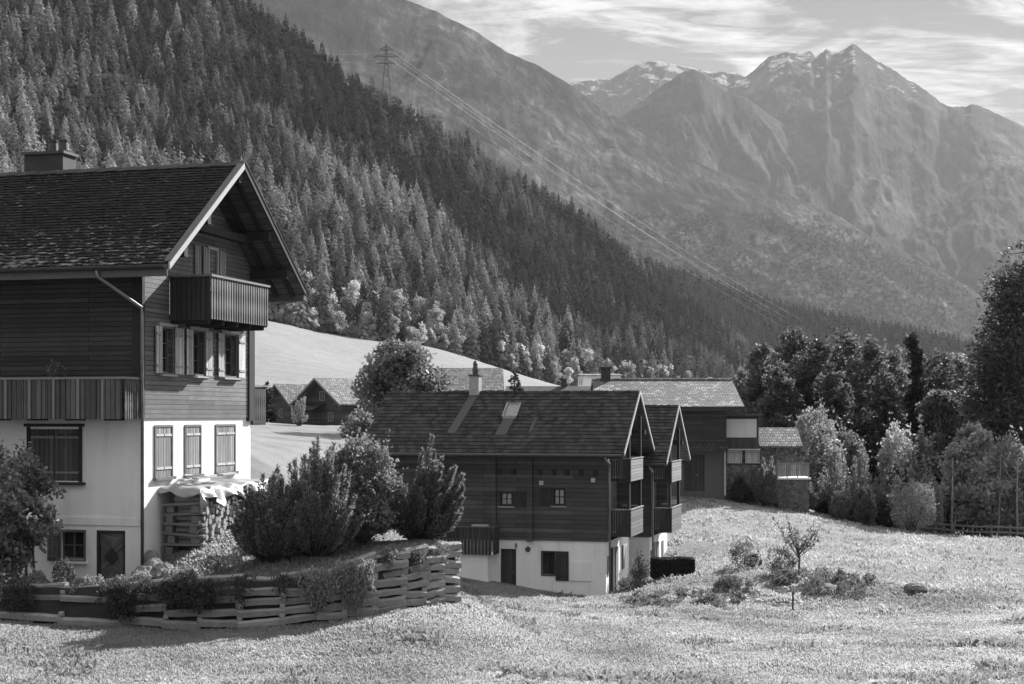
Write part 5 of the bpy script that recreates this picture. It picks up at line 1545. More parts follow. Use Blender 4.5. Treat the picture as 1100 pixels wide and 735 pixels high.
for k, (t, x, l, a) in enumerate(((1.5, 0.5, 1.0, 0.2), (2.2, 0.75, 1.2, -0.1), (2.9, 0.55, 1.3, 0.1), (3.7, 0.6, 1.2, 0.15), (1.9, 0.35, 0.9, 0.5))):
    m2 = MB(); m2.box(-l/2, l/2, -0.09, 0.09, 0, 0.035)
    o = m2.build('board', M['timber_pale'], None); o.location = h1(x, t, 2.89 + 0.02*k); o.rotation_euler = (0, 0, math.pi/2 - YAW + a)
    tag(o, 'loose pale board weighing down the tarpaulin on the woodpile', 'board', 'boards on the tarpaulin')
def boulder(px, d, w, h, label, seed, z=None, terr=True):
    rb = np.random.default_rng(seed)
    bm = bmesh.new(); bmesh.ops.create_icosphere(bm, subdivisions=3, radius=1)
    co = np.array([v.co[:] for v in bm.verts])
    n = 0.38*fbm(co[:,0]*1.7 + seed, co[:,1]*1.7 + co[:,2]*1.3, 5, seed, 0.6, True) + 0.16*fbm(co[:,2]*2.3 + seed, co[:,0]*2.3, 3, seed+1)
    for v, k in zip(bm.verts, n): v.co = Vector((v.co.x*w/2, v.co.y*w/2*0.8, v.co.z*h/2))*(1+float(k))
    me = bpy.data.meshes.new('boulder'); bm.to_mesh(me); bm.free()
    o = link('boulder', me, M['rock']); p = on_terrace(px, d) if terr else on_ground(px, d)
    o.location = p + Vector((0, 0, h*0.28)); o.rotation_euler = (0, 0, seed*0.7)
    tag(o, label, 'boulder')
boulder(154, 37.4, 0.8, 0.62, 'low broad boulder at the chalet corner beside the cellar door', 3)
boulder(168, 37.9, 0.7, 0.6, 'upper of two boulders stacked below the plank end of the woodpile', 5)
boulder(176, 37.5, 0.6, 0.5, 'lower of two boulders below the plank end of the woodpile', 8)
boulder(163, 38.6, 0.55, 0.7, 'upright boulder wedged between downpipe and woodpile', 12)
boulder(985, 60, 0.9, 0.45, 'lone dark boulder lying on the lawn right of the weedy bank', 21, terr=False)

# ------------------------------------------------------------------ garden plants
plume_shrub('juniper', 'dark feathery juniper left of the garden mound, in front of the woodpile', 'shrub', on_terrace(292, 36.6), 2.5, 2.0, 120, 340, 0.1, 'juniper', 31, (0.05, 0), 1.0, 0.6, 0.8, plume_r=0.14)
plume_shrub('juniper', 'dark feathery juniper in the middle of the garden mound, before the pale shrub', 'shrub', on_terrace(341, 36.8), 2.9, 2.4, 130, 340, 0.1, 'juniper', 32, (0.1, 0), 1.0, 0.6, 0.8, plume_r=0.14)
round_bush('leafy_shrub', 'tall pale leafy shrub rising behind the two junipers', 'shrub', on_terrace(387, 38.2), 2.4, 2.55, 22000, 0.1, 'leaf_shrub', 33, None, 1.0, 0.38, 0.25)
plume_shrub('mountain_pine', 'dark mountain pine leaning right at the end of the retaining wall', 'shrub', on_terrace(450, 38.2), 2.7, 1.9, 70, 420, 0.12, 'needle', 34, (0.55, 0), 1.0, 0.8, 0.8, plume_r=0.14)
broadleaf('leafy_tree', 'leafy small tree with glinting leaves cut by the left picture edge', 'tree', on_terrace(6, 36.9), 3.8, 2.7, 0.35, 15000, 0.125, 'leaf_glint', 35, None, 34, 0.05, (-0.1, 0), 0.38, stems=2, top=0.8)
m2 = MB(); q0 = on_terrace(63, 36.5); m2.tube([q0, q0 + Vector((-0.5, 0.1, 0.35)), q0 + Vector((-0.75, 0.15, 0.55))], [0.03, 0.025, 0.02], 6)
tag(m2.build('leaning_stake', M['timber_grey']), 'leaning grey stake under the small leafy tree', 'stake')
# trailing plants over the wall
def trailing(px, d, w, h, n, leaf, mat, seed, label, drop=1.0):
    rt = np.random.default_rng(seed)
    p0 = on_terrace(px, d)
    k = 46; P_ = []; A_ = []
    for i in range(k):
        x = rt.normal(0, w*0.24); y = rt.uniform(-0.25, 0.25); hh = h*rt.uniform(0.6, 1.1)*math.exp(-(x/w)**2*2.2)
        t = rt.uniform(0, 1, n//k)[:, None]
        c = np.array([x, y-0.1, 0.08])*(1-t) + np.array([x*1.15, -0.32-0.08*rt.random(), -hh*drop])*t + np.array([0, -0.16, 0.2])*4*t*(1-t)*0.6
        P_.append(c + rt.normal(0, 0.05, c.shape)); A_.append(np.tile([0, -0.25, -0.9], (len(c), 1)))
    P_ = np.concatenate(P_); A_ = np.concatenate(A_)
    V, Fc = leaf_quads(P_, np.full(len(P_), leaf), rt, A_, 0.75, 0.4)
    o = link('trailing_plant', np_mesh('trailing_plant', V, Fc), M[mat]); o.location = p0; tag(o, label, 'plant')
trailing(345, 35.3, 0.7, 0.8, 3600, 0.075, 'leaf_pale', 41, 'bushy pale trailing plant hanging over the wall below the junipers')
trailing(383, 35.5, 0.75, 1.0, 4600, 0.075, 'leaf_pale', 42, 'long pale weeping plant hanging over the wall below the pale shrub')
trailing(418, 36.2, 0.35, 0.4, 500, 0.07, 'leaf_mid', 43, 'small trailing plant on the wall right of the weeping plant')
trailing(138, 35.75, 1.3, 0.7, 4200, 0.07, 'leaf_dark', 44, 'leftmost of two dark cushion plants on the shaded wall')
trailing(212, 35.5, 1.7, 0.6, 4800, 0.07, 'leaf_dark', 45, 'rightmost of two dark cushion plants on the shaded wall')
for k_, (px_, d_, w__, n_, h__) in enumerate(((22, 36.2, 0.9, 1500, 0.5), (262, 35.2, 0.45, 700, 0.5), (304, 35.1, 0.35, 500, 0.4))):
    trailing(px_, d_, w__, h__, n_, 0.07, 'leaf_dark', 400+k_, 'dark %s hanging down the timber wall' % ('overgrowth nearest the left picture edge', 'thin sprig below the left juniper', 'small sprig left of the pale trailing plants')[k_])
trailing(450, 36.7, 0.3, 0.7, 420, 0.06, 'leaf_mid', 46, 'thin straggling plant low on the right end of the wall')
trailing(478, 37.3, 0.22, 0.35, 260, 0.06, 'leaf_mid', 47, 'small sprig on the top right end of the wall')
per = [(68,36.6,0.55,0.75),(40,36.5,0.5,0.4),(100,36.3,0.6,0.35),(128,36.2,0.6,0.3),(150,36.4,0.5,0.38),(182,36.2,0.55,0.35),(200,36.0,0.5,0.3),(20,36.7,0.6,0.35),(85,36.6,0.5,0.3),(228,36.3,0.7,0.5),(250,36.2,0.6,0.4),(262,37.4,0.6,0.35)]
for k, (px, d, w_, h_) in enumerate(per):
    round_bush('garden_plant', 'low sunlit plant along the garden edge above the retaining wall', 'plant', on_terrace(px, d), w_, h_, 700, 0.07, 'leaf_pale' if k % 3 else 'leaf_mid', 60+k, 'low plants along the garden edge', lump=0.5)
round_bush('garden_plant', 'small tuft of flowers on the front balcony rail', 'plant', h1(-2.05, -0.65, 5.5), 0.5, 0.45, 500, 0.07, 'leaf_mid', 80, lump=0.5)

# ------------------------------------------------------------------ lawn: clipped hedge, bushes, young tree, post, fence
def clipped_hedge(px0, px1, d, h, label):
    rh = np.random.default_rng(3)
    x0, x1 = (px0-550)/F*d, (px1-550)/F*d; n = 22000
    p0 = Vector(((x0+x1)/2, d, gz((x0+x1)/2, d) - 0.02)); e = empty('clipped_hedge', p0); tag(e, label, 'hedge')
    w_ = x1-x0; dp = 1.0
    f = rh.integers(0, 5, n); u = rh.uniform(-0.5, 0.5, (n, 2)); ins = np.abs(rh.normal(0, 0.035, n))
    P_ = np.zeros((n, 3)); A_ = np.zeros((n, 3))
    for k in range(5):
        m_ = f == k
        if k < 2: s = 1 if k else -1; P_[m_] = np.stack([u[m_,0]*w_, np.full(m_.sum(), s*dp/2) - s*ins[m_], (u[m_,1]+0.5)*h], 1); A_[m_, 1] = s
        elif k < 4: s = 1 if k == 3 else -1; P_[m_] = np.stack([np.full(m_.sum(), s*w_/2) - s*ins[m_], u[m_,0]*dp, (u[m_,1]+0.5)*h], 1); A_[m_, 0] = s
        else: P_[m_] = np.stack([u[m_,0]*w_, u[m_,1]*dp, h - ins[m_]*0.5 + 0.03*np.sin(u[m_,0]*9)], 1); A_[m_, 2] = 1
    V, Fc = leaf_quads(P_, np.full(n, 0.085), rh, A_*0.3, 1.0, 0.6)
    link('foliage', np_mesh('foliage', V, Fc), M['needle_dark'], e)
    mb = MB(); mb.box(-w_/2+0.12, w_/2-0.12, -dp/2+0.12, dp/2-0.12, -0.1, h-0.12); mb.build('branches', M['bark'], e)
clipped_hedge(700, 745, 67.6, 0.86, 'dark square clipped hedge beside the farther stepped chalet')
round_bush('rose_bush', 'leggy bush on the lawn beside the low dark stump bush', 'bush', on_ground(797, 66.3), 1.4, 1.25, 1500, 0.1, 'weed', 90, lump=0.6, gap=0.45)
round_bush('bush', 'small dark rounded bush touching the leggy lawn bush', 'bush', on_ground(809, 66.8), 0.75, 0.6, 1800, 0.07, 'needle_dark', 91)
round_bush('bush', 'leafy bush at the foot of the young lawn tree', 'bush', on_ground(841, 63.5), 1.3, 1.15, 1600, 0.1, 'weed', 92, lump=0.6, gap=0.35)
round_bush('bush', 'low spreading dark bush on the bank below the lawn bushes', 'bush', on_ground(787, 60.0), 1.5, 0.62, 2600, 0.08, 'weed', 93)
plume_shrub('lawn_shrub', 'bushy weeds beside the nearer stepped chalet door', 'shrub', on_ground(688, 68.5), 1.7, 1.1, 18, 90, 0.13, 'weed', 94, plume_r=0.22)
plume_shrub('lawn_shrub', 'low pale weeds on the grass below the nearer stepped chalet', 'shrub', on_ground(677, 66.5), 0.7, 1.5, 18, 60, 0.12, 'weed', 95, plume_r=0.2)
bankw = []
rb = random.Random(12)
for k in range(34):
    px = rb.uniform(835, 935); d = 61.5 - (px-885)/60 + rb.uniform(-2.6, 1.8)
    round_bush('weed_clump', 'ragged weed clump on the rough bank in the lawn', 'weed', on_ground(px, d), rb.uniform(0.4, 0.95), rb.uniform(0.2, 0.5), 260, 0.1, 'weed', 700+k, 'ragged weed clumps on the lawn bank', lump=0.7, gap=0.3)
for k in range(30):
    px = rb.uniform(655, 800); d = 58.5 + rb.uniform(-2.5, 3)
    round_bush('weed_clump', 'ragged weed clump on the grass slope below the stepped chalets', 'weed', on_ground(px, d), rb.uniform(0.4, 0.8), rb.uniform(0.15, 0.32), 160, 0.1, 'weed', 760+k, 'ragged weed clumps below the stepped chalets', lump=0.7, gap=0.3)
yt = empty('young_tree', on_ground(858, 64.5)); tag(yt, 'sparse young tree with spreading branches on the lawn', 'tree')
rt = np.random.default_rng(77); mb = MB(); lp = []; la = []
mb.tube([(0, 0, -0.1), (0.03, 0, 0.6), (-0.02, 0, 1.1)], [0.05, 0.04, 0.035], 7)
for k in range(17):
    th = rt.uniform(0, 6.28); q = rt.uniform(0.35, 1.25); z1 = rt.uniform(1.25, 2.25) + (0.35 if math.cos(th) < -0.4 else 0)
    a = np.array([-0.01, 0, rt.uniform(0.6, 1.1)]); c = np.array([q*math.cos(th), q*math.sin(th), z1]); b = (a+c)/2 + np.array([0, 0, -0.08])
    mb.tube([a, b, c], [0.022, 0.015, 0.005], 5, False)
    t = rt.uniform(0.35, 1.02, 34)[:, None]; pp = a*(1-t)**2 + 2*b*t*(1-t) + c*t*t
    lp.append(pp + rt.normal(0, 0.06, pp.shape)); la.append(np.tile((c-a)*0.4, (34, 1)))
mb.build('trunk', M['bark'], yt, smooth=True)
V, Fc = leaf_quads(np.concatenate(lp), np.full(17*34, 0.13), rt, np.concatenate(la), 0.8, 0.55)
link('crown', np_mesh('crown', V, Fc), M['weed'], yt)
m2 = MB(); q0 = on_ground(851.5, 56.5); m2.tube([q0 - Vector((0, 0, 0.1)), q0 + Vector((0.01, 0, 0.72))], [0.035, 0.03], 7)
tag(m2.build('marker_post', M['timber_dark']), 'short dark post standing on the lawn below the weedy bank', 'post')
# rail fence behind the lawn
fl = empty('rail_fence', on_ground(1040, 99)); tag(fl, 'low wooden rail fence along the lower edge of the lawn', 'fence')
fo = Vector(fl.location); fx_ = np.linspace(985, 1125, 8); prev = None
for px in fx_:
    q = on_ground(px, 99.5 - (px-985)*0.02); m2 = MB(); m2.tube([q - fo - Vector((0, 0, 0.2)), q - fo + Vector((0, 0, 0.85))], 0.06, 6); m2.build('post', M['timber'], fl)
    if prev is not None:
        for z in (0.72, 0.38):
            m2 = MB(); m2.bar(prev - fo + Vector((0, -0.07, z)), q - fo + Vector((0, -0.07, z)), 0.04, 0.1); m2.build('rail', M['timber'], fl)
    prev = q

# ------------------------------------------------------------------ barn with its side wing
BD = 96.0
bx0 = (655-550)/F*BD; bx1 = (778.6-550)/F*BD
bo = Vector((bx1, BD, EYE - 4.75)); B = empty('barn', bo)
tag(B, 'long dark timber barn with a pale tiled roof behind the stepped chalets', 'barn')
bl_, bw_ = bx1-bx0, 9.0
zeb, zrb = 5.3, 7.1
fr = Face('front', 0.0); frw = Face('front', -0.08)
mb = MB(); fr.wall(mb, -bl_, 0, -1.5, 2.85, [(-2.6, -1.3, -0.1, 2.2)], 0.2); Face('gable', 0).wall(mb, 0, bw_, -1.5, 2.85); Face('rear', bw_).wall(mb, -bl_, 0, -1.5, 2.85); Face('west', -bl_).wall(mb, 0, bw_, -1.5, 2.85); mb.build('stone_wall', M['plaster_grey'], B)
mb = MB(); zz = zeb+0.15
frw.wall(mb, -bl_-0.08, 0.08, 2.85, zz); Face('gable', 0.08).wall(mb, -0.08, bw_+0.08, 2.85, zz); Face('rear', bw_+0.08).wall(mb, -bl_-0.08, 0.08, 2.85, zz); Face('west', -bl_-0.08).wall(mb, -0.08, bw_+0.08, 2.85, zz)
for x in (0.08, -bl_-0.08): mb.poly([(x, -0.08, zz), (x, bw_+0.08, zz), (x, bw_/2, zrb-0.2)])
mb.build('timber_wall', M['boards_dark'], B)
rf = MB()
for ya in (-1.0, bw_+1.0): rf.prism([(-bl_-0.9, ya, zeb-0.12), (1.1, ya, zeb-0.12), (1.1, bw_/2, zrb-0.12), (-bl_-0.9, bw_/2, zrb-0.12)], (0, 0, 0.12))
ro = rf.build('roof', M['roof_barn'], B)
mb = MB(); mb.tube([(-bl_-0.9, bw_/2, zrb), (1.1, bw_/2, zrb)], 0.12, 8); mb.build('ridge_cap', M['roof_far'], ro)
mb = MB(); mb.box(-bl_-0.9, 1.1, -1.04, -1.0, zeb-0.3, zeb-0.02); mb.build('fascia', M['timber_dark'], ro)
mb = MB(); mb.box(-7.6, -7.0, bw_/2-0.3, bw_/2+0.3, zrb-0.3, zrb+0.75); mb.box(-7.7, -6.9, bw_/2-0.4, bw_/2+0.4, zrb+0.752, zrb+0.85); mb.build('chimney', M['lead'], ro)
mb = MB(); mb.prism([(-bl_, -0.09, 2.95), (0.1, -0.09, 2.95), (0.1, -1.0, 2.5), (-bl_, -1.0, 2.5)], (0, 0, 0.08)); mb.build('pent_roof', M['roof_dark'], B)
mb = MB(); fr.box(mb, -2.59, -1.31, -0.1, 2.19, -0.14, -0.08); d_ = mb.build('door', M['planks_dark'], B)
mb = MB(); fr.box(mb, -1.85, -1.7, 0.9, 0.97, -0.079, -0.05); mb.build('handle', M['metal'], d_)
mb = MB(); fr.box(mb, -0.07, 0.06, -0.3, 2.4, 0.02, 0.14); mb.build('post', M['timber_pale'], B)
# wing
wo = Vector((bx1 + 0.12, BD + 0.4, EYE - 4.75)); WGN = empty('barn_wing', wo); tag(WGN, 'flat-topped wing right of the barn with a white panel above stone', 'building')
ww = (814.5-779.5)/F*BD; f2 = Face('front', 0)
mb = MB(); f2.wall(mb, 0, ww, -2.2, 1.55); Face('gable', ww).wall(mb, 0, 4, -2.2, 1.55); mb.poly([(0, 0, 1.55), (ww, 0, 1.55), (ww, 4, 1.55), (0, 4, 1.55)]); mb.build('stone_wall', M['stone'], WGN)
mb = MB(); f2.wall(mb, 0, ww, 1.55, 4.72, [(0.15, 0.98, 1.72, 2.42), (1.3, 2.1, 1.72, 2.42)], 0.15); Face('gable', ww).wall(mb, 0, 4, 1.55, 4.72); mb.poly([(0, 0, 4.72), (ww, 0, 4.72), (ww, 4, 4.72), (0, 4, 4.72)]); mb.build('timber_wall', M['boards_dark'], WGN)
mb = MB(); mb.box(-0.1, ww+0.25, -0.35, 4.2, 4.722, 4.85); mb.build('roof', M['metal_dark'], WGN)
mb = MB(); f2.box(mb, 0.03, ww-0.12, 3.32, 4.5, 0.03, 0.08); mb.build('white_panel', M['plaster_panel'], WGN)
mb = MB(); f2.box(mb, 0.0, ww, 2.62, 3.28, 0.03, 0.12); mb.build('parapet', M['planks_dark'], WGN)
mb = MB(); f2.box(mb, -0.02, ww+0.1, 2.5, 2.6, 0.0, 0.2); mb.build('sill_beam', M['timber_pale'], WGN)
window(f2, 0.17, 0.96, 1.74, 2.4, WGN, 0.06, 0.07, 'timber_pale', 2, 1, None, 'curtain'); window(f2, 1.32, 2.08, 1.74, 2.4, WGN, 0.06, 0.07, 'timber_pale', 2, 1, None, 'curtain')
# low annex
ao = P(816.5, HOR, 98.5); ao.z = EYE - 6.1; AN = empty('garden_annex', ao); tag(AN, 'low annex with a small pale tiled roof and railed terrace right of the barn wing', 'annex')
aw = 2.35
f3 = Face('front', 0); mb = MB(); f3.wall(mb, 0, aw, -1.5, 4.0); Face('gable', aw).wall(mb, 0, 3.2, -1.5, 4.0); Face('rear', 3.2).wall(mb, 0, aw, -1.5, 4.0); mb.poly([(aw, 0, 4.0), (aw, 3.2, 4.0), (aw, 1.6, 4.9)]); mb.build('wall', M['stone'], AN)
mb = MB()
for ya in (-0.55, 3.75): mb.prism([(-0.12, ya, 3.98), (aw+0.35, ya, 3.98), (aw+0.35, 1.6, 5.15), (-0.12, 1.6, 5.15)], (0, 0, 0.12))
mb.build('roof', M['roof_far'], AN)
mb = MB(); mb.box(0.75, 2.75, -2.3, -0.01, -2.0, 2.0); mb.build('terrace_base', M['stone'], AN)
mb = MB(); mb.box(0.6, 2.85, -2.4, -0.02, 2.002, 2.12); mb.build('terrace_slab', M['plaster_white'], AN)
mb = MB()
for x in (0.7, 1.35, 2.0, 2.72): mb.box(x-0.03, x+0.03, -2.35, -2.29, 2.122, 3.0)
mb.box(0.7, 2.75, -2.36, -2.28, 3.002, 3.05); mb.build('terrace_railing', M['metal'], AN)
mb = MB()
for a, b in ((0.75, 1.3), (1.4, 1.95), (2.05, 2.67)): mb.box(a, b, -2.33, -2.31, 2.2, 2.95)
mb.build('railing_panel', M['shutter_mid'], AN)

# ------------------------------------------------------------------ houses further back
def far_house(name, label, px, py, d, yaw, L, W_, hw, pitch, roof, wall, seed=0, oh=0.7, win=((0.5, 0.6),), chim=False, lower=None, group=None, balcony=False, porch=False):
    """small chalet: gable on local -y... origin mid-gable at ground; ridge runs along local +x"""
    o = P(px, py, d); e = empty(name, o, yaw); tag(e, label, 'house', group)
    zr = hw + (W_/2)*math.tan(math.radians(pitch))
    g = Face('west', 0.0)
    mb = MB(); hl = hw*0.38
    def ring(mb, z0, z1, gr=0.0):
        Face('west', 0.0-gr).wall(mb, -W_/2-gr, W_/2+gr, z0, z1); Face('gable', L+gr).wall(mb, -W_/2-gr, W_/2+gr, z0, z1)
        Face('front', -W_/2-gr).wall(mb, -gr, L+gr, z0, z1); Face('rear', W_/2+gr).wall(mb, -gr, L+gr, z0, z1)
    if lower:
        ring(mb, -2, hl); mb.build('plaster_wall', M[lower], e); mb = MB(); ring(mb, hl, hw, 0.05)
    else: ring(mb, -2, hw, 0.05)
    for x in (-0.05, L+0.05): mb.poly([(x, -W_/2-0.05, hw), (x, W_/2+0.05, hw), (x, 0, zr)])
    mb.build('wall', M[wall], e)
    tn = math.tan(math.radians(pitch)); rf = MB()
    for s in (-1, 1): rf.prism([(-oh*1.4, s*(W_/2+oh), hw-oh*tn+0.03), (L+oh, s*(W_/2+oh), hw-oh*tn+0.03), (L+oh, 0, zr+0.03), (-oh*1.4, 0, zr+0.03)], (0, 0, 0.14))
    ro = rf.build('roof', M[roof], e)
    for s in (-1, 1):
        mb = MB(); mb.prism([(-oh*1.4-0.06, s*(W_/2+oh), hw-oh*tn-0.05), (-oh*1.4-0.06, 0, zr-0.05), (-oh*1.4-0.06, 0, zr+0.19), (-oh*1.4-0.06, s*(W_/2+oh), hw-oh*tn+0.19)], (0.055, 0, 0)); mb.build('verge_board', M['timber_grey'], ro)
    if chim:
        mb = MB(); mb.box(L*0.6, L*0.6+0.6, -0.3, 0.3, zr-0.4, zr+0.9); mb.box(L*0.6-0.08, L*0.6+0.68, -0.38, 0.38, zr+0.902, zr+1.0); mb.build('chimney', M['lead'], ro)
    for (u, z, w_, h_) in win:
        window(g, (u-0.5)*W_-w_/2, (u-0.5)*W_+w_/2, z, z+h_, e, -0.08, 0.09, 'timber_pale', 2, 2)
    for (u, z, w_, h_) in win[:2]:
        window(Face('front', -W_/2), L*u-w_/2, L*u+w_/2, z, z+h_, e, -0.08, 0.09, 'timber_pale', 2, 2)
    if balcony:
        mb = MB(); mb.box(-1.1, -0.06, -W_/2+0.3, W_/2-0.3, hl+0.1, hl+0.22); b_ = mb.build('balcony', M['timber_dark'], e)
        mb = MB(); n = int((W_-0.6)/0.18)
        for i in range(n): mb.box(-1.13, -1.1, -W_/2+0.3+0.18*i, -W_/2+0.3+0.18*i+0.14, hl+0.1, hl+1.15)
        mb.build('railing', M['planks'], b_)
    if porch:
        mb = MB(); mb.prism([(-2.0, -W_*0.1, hw*0.62), (-2.0, W_*0.42, hw*0.62), (-0.07, W_*0.42, hw*0.85), (-0.07, -W_*0.1, hw*0.85)], (0, 0, 0.1)); mb.build('porch_roof', M['roof_dark'], e)
        mb = MB(); mb.box(-1.9, -1.75, -W_*0.08, -W_*0.08+0.15, -0.5, hw*0.62-0.01); mb.build('porch_post', M['timber_dark'], e)
    return e
#  yaw 35 deg: the gable looks to the front left
far_house('farmhouse', 'dark chalet with a pale window under its gable left of the big leafy tree', 346.5, 459, 150, math.radians(52), 9, 5.4, 2.7, 37, 'roof_far', 'boards_mid', 1, 0.8, ((0.5, 2.65, 0.7, 0.9), (0.28, 0.6, 0.7, 0.9)), lower=None, porch=True)
far_house('farmhouse', 'smaller dark chalet partly hidden at the left behind its neighbour', 303, 456, 154, math.radians(38), 8, 4.8, 2.3, 35, 'roof_far', 'boards_mid', 2, 0.6, ((0.5, 0.7, 0.7, 0.9),))
far_house('farmhouse', 'broad house with a long pale tiled roof behind the leafy tree', 401, 436, 158, math.radians(2), 12.6, 7.5, 1.9, 27, 'roof_far', 'boards_dark', 3, 1.0, ((0.3, 0.5, 0.8, 0.9), (0.7, 0.5, 0.8, 0.9)), lower='plaster')
far_house('farmhouse', 'low dark house with a broad chimney behind the middle roof ridge', 553, 436, 175, math.radians(4), 9, 6, 0.9, 22, 'roof_dark', 'boards_dark', 4, 0.7, ((0.5, 0.2, 0.7, 0.7),), chim=True)
far_house('farmhouse', 'pale flat-roofed house far off below the forest foot', 624, 421, 262, math.radians(8), 6.5, 5.0, 2.7, 6, 'roof_far', 'plaster_white', 5, 0.4, ((0.3, 1.2, 1.0, 1.0), (0.7, 1.2, 1.0, 1.0)))
far_house('farmhouse', 'small far house with a grey roof beside the pale flat-roofed house', 652, 424, 285, math.radians(5), 6, 5.0, 1.4, 26, 'roof_far', 'boards_mid', 6, 0.4, ((0.5, 0.5, 0.8, 0.8),))

# ------------------------------------------------------------------ trees in the middle distance
broadleaf('leafy_tree', 'big leafy tree standing before the long pale roof', 'tree', on_ground(432, 118), 7.4, 6.6, 0.6, 13000, 0.34, 'leaf_mid', 101, None, 26, 0.22, (0.2, 0), 0.25)
plume_shrub('young_tree', 'slim pale young tree in front of the dark chalets', 'tree', on_ground(321, 132), 3.1, 1.8, 16, 60, 0.24, 'leaf_pale', 102, (0, 0), 1.0, 0.7, 1.0, None, 0.2)
cone_crown_tree('spruce_tree', 'small dark spruce behind the left gable, beside the smaller chalet', 'tree', on_ground(287, 150), 4.2, 2.2, 2600, 0.3, 'needle_dark', 103)
cone_crown_tree('spruce_tree', 'small dark spruce poking above the middle roof ridge', 'tree', on_ground(553, 132), 5.6, 2.6, 3000, 0.3, 'needle_dark', 104)
broadleaf('leafy_shrub', 'pale low shrub against the long pale-roofed house', 'shrub', on_ground(500, 128), 2.7, 4.2, 0.2, 3200, 0.25, 'leaf_pale', 105, None, 14, 0.05)
broadleaf('leafy_shrub', 'dark garden shrub behind the pale shrub, by the dark chalets', 'shrub', on_ground(384, 108), 1.7, 3.0, 0.2, 3200, 0.22, 'leaf_mid', 106, None, 14, 0.05)
# grove right of the barn: (column, depth, top row, kind, width px, seed, label)
GR = [(818,128,366,'c',38,'dark conifer at the left end of the grove, behind the annex'),(850,132,352,'c',44,'tall dark conifer second from the left end of the grove'),(878,128,360,'c',40,'dark conifer with a pointed crown left of the middle grove'),
      (906,134,351,'c',46,'broad dark conifer at the middle of the grove'),(931,130,360,'c',40,'dark conifer just right of the middle of the grove'),(956,136,366,'c',42,'dark conifer left of the thin pointed spruce'),(983,128,358,'s',26,'thin pointed spruce rising between the grove crowns'),
      (1006,132,374,'c',44,'dark conifer right of the thin pointed spruce'),(1030,136,370,'b',56,'dense dark broadleaf crown in the right half of the grove'),(1061,128,388,'b',60,'rounded dark tree beneath the tall pine'),(1088,124,405,'b',52,'rounded tree at the right picture edge under the tall pine'),
      (864,140,372,'c',40,'dark conifer standing back in the left of the grove'),(919,142,372,'c',40,'dark conifer standing back in the middle of the grove'),(970,142,380,'b',48,'dark tree standing back behind the thin spruce'),(800,140,394,'c',36,'dark conifer peeping over the barn roof end'),(835,122,395,'c',34,'shorter dark conifer behind the annex roof'),(893,122,396,'c',36,'shorter dark conifer in the middle front of the grove'),(945,124,402,'c',38,'shorter dark conifer in the right front of the grove'),(1010,122,414,'b',46,'dark leafy tree behind the bright clumpy tree'),(1045,120,432,'b',44,'dark low tree between the bright clumpy trees'),(830,150,384,'b',60,'broad dark crown at the back left of the grove'),(890,152,378,'b',64,'broad dark crown at the back middle of the grove'),(945,152,380,'b',62,'broad dark crown at the back, left of the thin spruce'),(1000,150,386,'b',60,'broad dark crown at the back, right of the thin spruce'),(1045,148,384,'b',56,'broad dark crown at the back beside the huge pine')]
for k, (px, d, ty, kind, wpx, lab) in enumerate(GR):
    p = on_ground(px, d); top = EYE - (ty-HOR)/F*d; h = top - p.z; w_ = wpx/F*d
    if kind == 'b': broadleaf('broadleaf_tree', lab, 'tree', p, h, w_*1.2, h*0.1, 12000, 0.4, 'leaf_dk2', 800+k, 'trees of the grove beyond the lawn', 26, None, (0, 0), 0.2)
    elif kind == 's': cone_crown_tree('spruce_tree', lab, 'tree', p, h, w_*0.9, 7000, 0.4, 'needle_dark', 800+k, 'trees of the grove beyond the lawn', 0.05, 0.9, 0.3)
    else: cone_crown_tree('conifer_tree', lab, 'tree', p, h, w_*1.95, 19000, 0.4, 'needle_grove', 800+k, 'trees of the grove beyond the lawn', 0.06, 0.48, 0.2, 90)
PD = 120.0; pp_ = on_ground(1108, PD)
cone_crown_tree('pine_tree', 'huge dark pine towering at the right picture edge', 'tree', pp_, EYE - (258-HOR)/F*PD - pp_.z, 11.2, 42000, 0.4, 'needle_grove', 880, None, 0.34, 0.5, 0.12, 130, 0.4)
LB = [(872,113,431,508,48,'leaf_pale','bright leafy tree behind the annex terrace'),(910,116,447,512,38,'leaf_mid','grey leafy tree between the bright ones in the grove front'),(964,112,438,545,54,'leaf_pale','bright leafy tree at the middle front of the grove'),(998,112,452,545,30,'leaf_mid','narrow greyish tree left of the bright clumpy tree'),
      (1042,105,456,568,58,'leaf_pale','bright clumpy tree near the rail fence'),(1087,106,464,568,42,'leaf_pale','bright tree at the right picture edge near the rail fence')]
for k, (px, d, ty, by_, wpx, mt, lab) in enumerate(LB):
    p = on_ground(px, d); h = EYE - (ty-HOR)/F*d - p.z
    if k == 4: broadleaf('leafy_tree', lab, 'tree', p, h, wpx/F*d*1.2, h*0.16, 9500, 0.32, mt, 900+k, None, 40, 0.1, (0, 0), 0.42)
    else: round_bush('leafy_tree', lab, 'tree', p, wpx/F*d*1.35, h*0.82, 11000, 0.28, mt, 900+k, None, 1.0, 0.6, 0.42)
